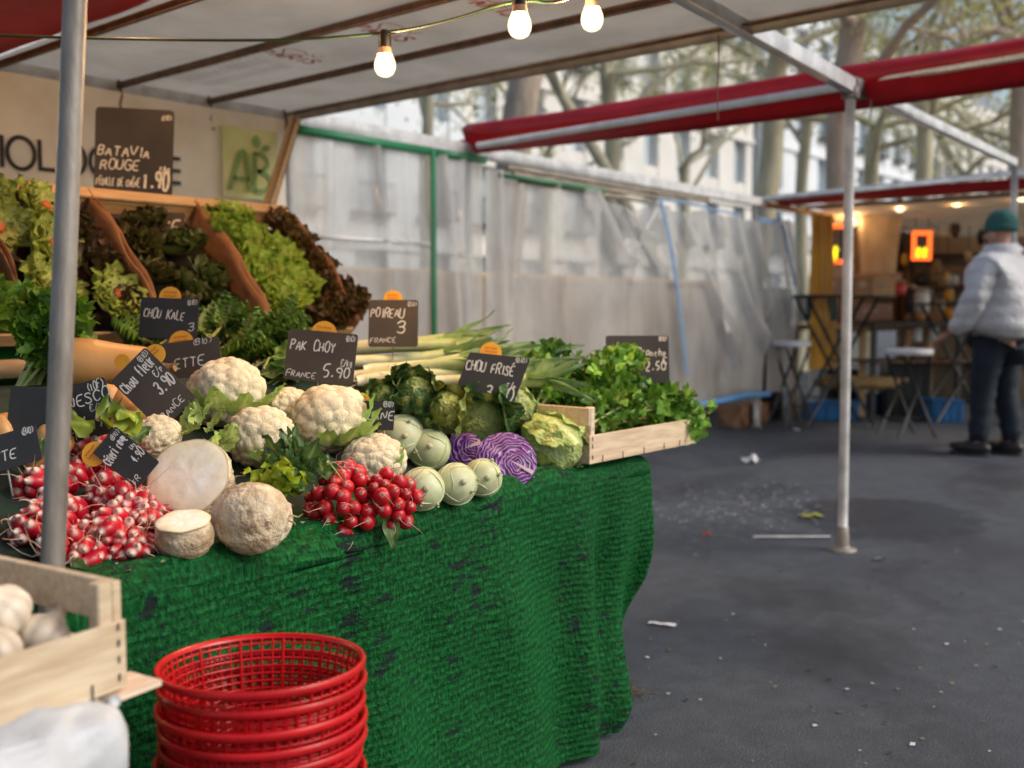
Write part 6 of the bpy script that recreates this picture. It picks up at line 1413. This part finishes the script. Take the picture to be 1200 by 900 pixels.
    for (x,y) in ((aL[0],aL[1]),(aR[0],aR[1])):
        v,f=ico(4); s=v.copy(); s=np.sign(s)*abs(s)**.8*np.array([.055,.155,.055]); s[:,2]=np.where(s[:,2]<-.035,-.035,s[:,2]); s[:,2]*=np.where(s[:,1]>0.02,.75,1.1); s[:,2]-=s[:,2].min()
        g=thing('shoe',None,None,(x,y+.06,.018)); g.parent=t
        mb=MB(); mb.add(s,f); mb.build('upper',m_black,g)
        mb=MB(); so=np.sign(v)*abs(v)**.7*np.array([.058,.16,.012]); mb.add(so+np.array([0,0,-.006]),f); mb.build('sole',mat('shoe_sole',(.05,.05,.05),None,.8),g)
    mh=mat('knitted_hat_'+('green' if quilt else 'black'),hatc,tuple(k*.7 for k in hatc),.95,ns=30,bump=.6,bs=50,bd=.006)
    v,f=ico(4); s=v.copy(); s=s*np.array([.105,.115,.125]); s[:,2]=np.maximum(s[:,2],-.035); s+= (s/np.linalg.norm(s,axis=1)[:,None])*(.003*np.sin(np.arctan2(s[:,1],s[:,0])*40))[:,None]
    mb=MB(); mb.add(s+np.array([0,.015,1.745]),f); lathe(mb,[(.104,1.70),(.113,1.705),(.115,1.73),(.113,1.755),(.104,1.76)],28,M=T_((0,.015,0))); mb.build('knitted_hat',mh,t)
    return t
pp=P(1158,540,8.05)
m1=person('man in a pale grey quilted jacket, green knitted hat and dark jeans, seen from behind',(PZ(1150,534,0).x+.05,PZ(1150,534,0).y-.02,0),math.radians(-14),(.62,.61,.63),(.010,.020,.034),(.03,.12,.11))
m1.scale=(1.12,1.12,1.06); m1.location.x+=.05; m1.location.y-=.06

t=thing('shelving','dim wooden shelving full of goods behind the man','shelving',(P(1160,400,12.9).x,P(1160,400,12.9).y,0),rot=(0,0,CAMYAW))
for x in (-1.1,0,1.1):
    mb=MB(); box(mb,(x,0,1.05),(.05,.3,2.1)); mb.build('upright',m_rust,t)
for z in (.5,1.0,1.45,1.85):
    mb=MB(); box(mb,(0,0,z),(2.2,.34,.03)); mb.build('shelf',m_rust,t)
mb=MB(); box(mb,(0,.2,1.05),(2.2,.02,2.1)); mb.build('back_panel',m_btarp,t)
rgs=random.Random(4); names_=['brown','yellow','white','red','blue','cream','black','silvery','tan','teal','pale pink','honey']
mats_=[m_card,m_yel,m_white_ if False else m_cream,m_redb,m_bluec,m_cream,m_black,m_alu,m_woodv,m_teal,m_pinkc,m_woodv]
for k in range(12):
    x=-.9+.36*(k%6); z=[1.015,1.465][k//6]; h=rgs.uniform(.12,.28); r=rgs.uniform(.06,.12)
    p=Matrix.Translation(t.location)@Matrix.Rotation(CAMYAW,4,'Z')@Vector((x,-.02,z+.002)); q=thing('storage_jar',names_[k]+' container on the '+('middle' if k<6 else 'upper')+' shelf of the dim shelving behind the man','container',p,group='containers on the dim shelving')
    mb=MB(); lathe(mb,[(.0001,0),(r,0),(r*1.04,h*.5),(r,h*.8),(r*.6,h*.92),(r*.6,h),(.0001,h)],16); mb.build('body',mats_[k],q)
    mb=MB(); lathe(mb,[(r*.63,h*.97),(r*.65,h*1.05),(.0001,h*1.06)],16); mb.build('lid',m_black,q)

# ------------------------------------------------------------------ litter
m_paper=mat('white_paper',(.70,.71,.72),(.5,.5,.5),.8,ns=6)
def scrap(name,label,cat,px,py,w,h,ang,m,crumple=.2,seed=0):
    p=PZ(px,py,0); n=10; rg=np.random.default_rng(seed); X,Y=np.meshgrid(np.linspace(-.5,.5,n),np.linspace(-.5,.5,n),indexing='ij')
    Z=.006+crumple*min(w,h)*np.abs(vnoise(np.stack([X*w,Y*h,X*0],-1).reshape(-1,3)/max(w,h),5,seed)).reshape(n,n)
    e=1-.15*np.abs(np.sin(7*X+seed)); mb=MB(); mb.add(np.stack([X*w,Y*h*e,Z],-1).reshape(-1,3),gridf(n,n)); o=mb.build(name,m,None,loc=(p.x,p.y,0)); o.rotation_euler=(0,0,CAMYAW+ang); tag(o,label,cat); return o
scrap('white_strip','long narrow white plastic strip lying on the asphalt left of the pole foot','litter',928,630,.40,.035,.0,m_paper,.1,1)
scrap('paper_scrap','torn white paper strip on the asphalt right of the turf cloth','litter',776,733,.105,.03,-.35,m_paper,.2,2)
scrap('crumpled_tissue','crumpled white tissue on the asphalt beyond the celery crate','litter',880,543,.12,.10,.2,m_paper,.7,3)
scrap('leaf_scrap','yellow-green leaf scrap near the damp patch','litter',951,606,.13,.08,.3,mat('yellow_leaf',(.33,.34,.06),None,.7),.3,4)
scrap('red_scrap','small red scrap on the asphalt right of the table end','litter',828,627,.05,.035,.3,m_redb,.3,5)
scrap('paper_scrap','tiny white scrap between the pole foot and the stool','litter',1022,500,.06,.05,.2,m_paper,.4,6)
scrap('grey_pebble_scrap','small bluish scrap right of the pole foot','litter',1030,657,.05,.035,.2,m_steel,.5,7)
scrap('paper_scrap','white scrap far back below the stool by the plastic sheet','litter',934,505,.07,.05,.2,m_paper,.5,8)
mb=MB(); rg=np.random.default_rng(2)
for k in range(460):
    if k<270: x=rg.normal(860,60); y=rg.normal(593,14)
    else: x=rg.uniform(700,1200); y=rg.uniform(500,900)
    p=PZ(x,y,0); s=rg.uniform(.003,.012)*(1 if k<270 else .8); a=rg.uniform(0,6.28); c=np.array([.5,.5,.5]) if k<270 or rg.random()<.35 else (np.array([.22,.17,.09]) if rg.random()<.6 else np.array([.02,.02,.02]))
    V=[(p.x+s*math.cos(a+b)*(1+rg.uniform(-.3,.9)*(b%3<1)),p.y+s*math.sin(a+b),.0045+rg.uniform(0,.003)) for b in (0,1.6,3.1,4.7)]; mb.add(V,[(0,1,2,3)],c*rg.uniform(.6,1.2))
o=mb.build('ground_debris',mat('scrap_bits',W,(.8,.8,.8),.8,vcol=True),None,smooth=False); tag(o,'tiny pale and brown scraps scattered over the asphalt','debris',kind='stuff')
# bits of leaf and soil on the turf cloth between the vegetables
mb=MB()
for k in range(260):
    u=rg.uniform(.85,2.5); v=vf(u)+rg.uniform(.0,.17); s=rg.uniform(.0015,.006); a=rg.uniform(0,6.28); cc=[(.10,.22,.05),(.30,.34,.12),(.06,.04,.03),(.45,.40,.28)][int(rg.integers(4))]
    mb.add([(u+s*math.cos(a+q)*(1+.8*(q<.1)),v+s*math.sin(a+q),TZ+.013+rg.uniform(0,.003)) for q in (0,1.6,3.1,4.7)],[(0,1,2,3)],cc)
o=mb.build('cloth_debris',mat('cloth_bits',W,(.8,.8,.8),.8,vcol=True),None,smooth=False); tag(o,'small leaf bits and soil crumbs on the green turf cloth','debris',kind='stuff')
# dry clippings at the foot of the cloth
mb=MB(); p=PZ(740,812,0)
for k in range(90):
    a=rg.uniform(0,6.28); c=np.array([p.x+rg.normal()*.03,p.y+rg.normal()*.04,.004+abs(rg.normal())*.004]); d=np.array([math.cos(a),math.sin(a),rg.uniform(-.1,.3)])*rg.uniform(.008,.022)
    tube(mb,[c-d,c+np.array([0,0,.003]),c+d],.0007,3,(.2,.13,.07),cap=False)
o=mb.build('dry_clippings',mat('dry_bits',W,(.7,.7,.7),.9,vcol=True)); tag(o,'small tuft of dry brown clippings at the corner of the turf cloth','debris',kind='stuff')

# ------------------------------------------------------------------ trees
m_bark=mat('plane_bark',(.62,.58,.42),(.42,.39,.28),.9,ns=3,stretch=(1,1,.5),bump=.4,bs=12,bd=.02)
m_barkd=mat('brown_bark',(.50,.41,.34),(.33,.27,.22),.9,ns=4,stretch=(1,1,.3),bump=.8,bs=10,bd=.05)
m_bud=mat('spring_foliage',W,(.8,.8,.7),.6,ns=1,vcol=True,transl=.4)
def tree(label,base,top,r,seed,m=None,nleaf=2500,hh=11,lsize=.07,spread=3.,group='trees behind the market'):
    m=m or m_bark; rg=np.random.default_rng(seed); t=thing('plane_tree',label,'tree',(base[0],base[1],0),group=group); base=np.array([0,0,0.]); lean=np.array(top,float)
    mb=MB(); tips=[]
    def branch(p,d,L,r0,dep):
        n=7; pts=[p]; dd=d.copy()
        for i in range(n-1): dd=dd+rg.normal(size=3)*.13*(1+.4*dep)+np.array([0,0,.03]); dd/=np.linalg.norm(dd); pts.append(pts[-1]+dd*L/(n-1))
        tube(mb,pts,[r0*(1-.55*i/(n-1)) for i in range(n)],10 if dep<2 else 5,cap=False)
        if dep>=2: tips.extend(pts[2:])
        if dep>=4: return
        for k in range([4,3,3,2][dep]):
            i=int(rg.integers(2,n)); a=rg.normal(size=3); a[2]=abs(a[2])*.4; nd=dd*.55+a*.6; nd/=np.linalg.norm(nd); branch(pts[i],nd,L*rg.uniform(.45,.68),r0*(1-.5*i/(n-1))*.55,dep+1)
    n=12; pts=[lean*(i/(n-1))*5.0+np.array([.06*math.sin(i*1.3+seed),.06*math.cos(i+seed),0])*(i>0) for i in range(n)]
    pts=[np.array([p[0],p[1],p[2]]) for p in pts]; R_=[r*(1.25 if i==0 else 1-.25*i/(n-1)) for i in range(n)]
    tube(mb,pts,R_,14); 
    for k in range(5):
        i=int([9,10,11,11,11][k]); a=rg.normal(size=3); a[2]=abs(a[2])*.5+.5; a/=np.linalg.norm(a); branch(pts[i],a,hh*.42*rg.uniform(.7,1.1),r*.36,1)
    mb.build('trunk',m,t)
    ml=MB(); tips=np.array(tips); V=[];Cc=[];F=[]
    lsize*=.8; nleaf=int(nleaf*.6); idx=rg.integers(0,len(tips),nleaf); c=tips[idx]+rg.normal(size=(nleaf,3))*.22
    a=rg.normal(size=(nleaf,3)); a/=np.linalg.norm(a,axis=1)[:,None]; b_=np.cross(a,rg.normal(size=(nleaf,3))); b_/=np.linalg.norm(b_,axis=1)[:,None]; s=(lsize*rg.uniform(.5,1.3,nleaf))[:,None]
    V=np.stack([c-a*s,c+b_*s*.5,c+a*s,c-b_*s*.5],1).reshape(-1,3); F=[(4*i,4*i+1,4*i+2,4*i+3) for i in range(nleaf)]
    cc=np.array([.50,.50,.22])*rg.uniform(.6,1.5,(nleaf,1))+rg.uniform(0,.05,(nleaf,1))*np.array([1,.8,0]); ml.add(V,F,np.repeat(cc,4,0)); ml.build('crown',m_bud,t,smooth=False); return t
def gp(px,d): p=P(px,360,d); return (p.x,p.y)
up_=lambda lx,h=1.: (h*lx*RT.x,h*lx*RT.y,h)
tree('thick grey-brown trunk rising right behind the canopy edge',gp(575,13),up_(.10),.26,1,m_barkd,1500)
tree('straight olive trunk right of the thick one',gp(714,17),up_(.0),.17,2,m_bark,2500)
tree('olive tree forking above the red awning',gp(872,15.5),up_(.10),.20,3,m_bark,3500)
tree('slim tree leaning to the left between the two olive trunks',gp(850,14.5),up_(-.55),.10,4,m_bark,1500)
tree('dark brown tree directly left of the aisle pole',gp(974,14),up_(.03),.22,5,m_barkd,3500)
tree('slender tree between the olive fork and the brown tree',gp(938,19),up_(.0),.13,6,m_bark,3000)
tree('small tree at the left edge of the open gap',gp(500,17),up_(.0),.12,7,m_bark,1500)
tree('budding tree behind the far canopy, left of the man',gp(1075,17),up_(.0),.16,8,m_bark,7000,lsize=.06)
tree('budding tree above the man at the right',gp(1165,16),up_(.08),.2,9,m_barkd,8000,lsize=.06)
tree('budding tree farther away behind the aisle pole',gp(1015,22),up_(.02),.2,10,m_bark,7000)
tree('farthest budding tree at the right edge of the photo',gp(1230,24),up_(-.03),.25,11,m_bark,8000)
tree('distant tree seen through the gap above the long beam',gp(1120,30),up_(.02),.25,12,m_bark,8000)
tree('distant olive trunk left of the red awning centre',gp(640,26),up_(.0),.18,13,m_bark,3000)
tree('distant tree in front of the pale facade between two trunks',gp(800,28),up_(.0),.18,14,m_bark,4000)

# ------------------------------------------------------------------ buildings
m_wall=mat('pale_stone',(.80,.84,.88),(.72,.76,.80),.85,ns=.6); m_win=mat('window_glass',(.44,.52,.58),(.56,.63,.68),.25,ns=.4); m_zinc=mat('zinc_roof',(.23,.26,.30),None,.5); m_iron=mat('balcony_iron',(.06,.07,.08),None,.6)
m_wall2=mat('cream_stone',(.80,.78,.74),(.68,.66,.63),.85,ns=.6)
def building(label,u0,u1,v,nf,m,seed):
    t=thing('apartment_building',label,'building',(u0,v,0),group='apartment houses behind the trees'); W_=u1-u0; Hh=3.2*nf+1; n=int(W_/2.7); pit=W_/n
    mb=MB(); f0=[]
    # wall built as piers and spandrels so the windows are real openings
    for k in range(n+1):
        x0=max(0,k*pit-.75) ; x1=min(W_,k*pit+.75); box(mb,((x0+x1)/2,.25,Hh/2),(x1-x0,.5,Hh))
    for j in range(nf+1):
        z=3.2*j; hgt=.95 if j else 1.2
        for k in range(n): box(mb,((k+.5)*pit,.27,z+hgt/2-.0 if j else .6),(pit-1.502,.46,hgt))
    box(mb,(W_/2,5,Hh/2),(W_,8.9,Hh-.02)); mb.build('wall',m,t,smooth=False)
    mb=MB()
    for j in range(1,nf+1): box(mb,(W_/2,-.06,3.2*j-.1),(W_+.02,.12,.22))
    mb.build('cornice',m,t,smooth=False)
    for j in range(min(nf,5)):
        for k in range(n):
            x=(k+.5)*pit; z=3.2*j+.95 if j else 1.2; h=3.2*(j+1)-z
            o=MB(); box(o,(x,.4,z+h/2),(pit-1.5,.04,h)); w=o.build('window',m_win,t,smooth=False)
            if j%2==1 or j==nf-1:
                o=MB(); 
                for q in range(9): box(o,(x-(pit-1.4)/2+q*(pit-1.4)/8,-.30,z+.40),(.03,.03,.9))
                box(o,(x,-.30,z+.87),(pit-1.3,.05,.05)); box(o,(x,-.18,z-.05),(pit-1.2,.32,.1)); o.build('balcony',m_iron,t,smooth=False)
    mb=MB(); X=[(0,.3,Hh),(W_,.3,Hh),(W_,2.5,Hh+3),(0,2.5,Hh+3),(0,9.4,Hh+3),(W_,9.4,Hh+3),(0,9.4,Hh),(W_,9.4,Hh)]; mb.add(X,[(0,1,2,3),(3,2,5,4),(4,5,7,6),(0,3,4,6),(1,7,5,2)]); mb.build('roof',m_zinc,t,smooth=False)
building('pale stone apartment house seen above the sheeting at the left',6,26,24,5,m_wall,1)
building('cream apartment house in the middle behind the red awning',26.3,48,24.5,5,m_wall2,2)
building('pale apartment house farther right behind the budding trees',48.3,74,24,5,m_wall,3)
building('farthest pale apartment house at the right end of the street',74.3,110,24.5,5,m_wall2,4)

# ------------------------------------------------------------------ light, world, camera
w=bpy.data.worlds.new('World'); sc.world=w; w.use_nodes=True; nt=w.node_tree
SUN_EL=math.radians(38); SUN_AZ=math.radians(-62)     # direction angle in the u/v plane, light comes from the open aisle side
sky=nt.nodes.new('ShaderNodeTexSky'); sky.sky_type='NISHITA'; sky.sun_disc=False; sky.sun_elevation=SUN_EL; sky.sun_rotation=PI/2-SUN_AZ; sky.air_density=1.3; sky.dust_density=3.0; sky.ozone_density=1.
bg=nt.nodes['Background']; hs=nt.nodes.new('ShaderNodeHueSaturation'); hs.inputs['Saturation'].default_value=.95
nt.links.new(sky.outputs[0],hs.inputs['Color']); nt.links.new(hs.outputs[0],bg.inputs[0]); bg.inputs[1].default_value=.15
s=bpy.data.lights.new('sun','SUN'); s.energy=1.75; s.angle=math.radians(25); s.color=(1,.97,.93); so=bpy.data.objects.new('sun',s); COL.objects.link(so)
dv=Vector((math.cos(SUN_AZ)*math.cos(SUN_EL),math.sin(SUN_AZ)*math.cos(SUN_EL),math.sin(SUN_EL))); so.rotation_euler=dv.to_track_quat('Z','Y').to_euler()
cam=bpy.data.cameras.new('camera'); co=bpy.data.objects.new('camera',cam); COL.objects.link(co); cam.sensor_width=36; cam.lens=36; cam.clip_start=.05; cam.clip_end=1500
co.matrix_world=Matrix.Translation(C0)@Matrix(((RT.x,UP.x,-FW.x,0),(RT.y,UP.y,-FW.y,0),(RT.z,UP.z,-FW.z,0),(0,0,0,1)))
cam.dof.use_dof=True; cam.dof.focus_distance=2.1; cam.dof.aperture_fstop=2.7
sc.camera=co
sc.view_settings.view_transform='Standard'; sc.view_settings.look='None'; sc.view_settings.exposure=0
sc.render.engine='CYCLES'; sc.cycles.use_denoising=True; sc.cycles.max_bounces=8; sc.cycles.transparent_max_bounces=12; sc.cycles.sample_clamp_indirect=4
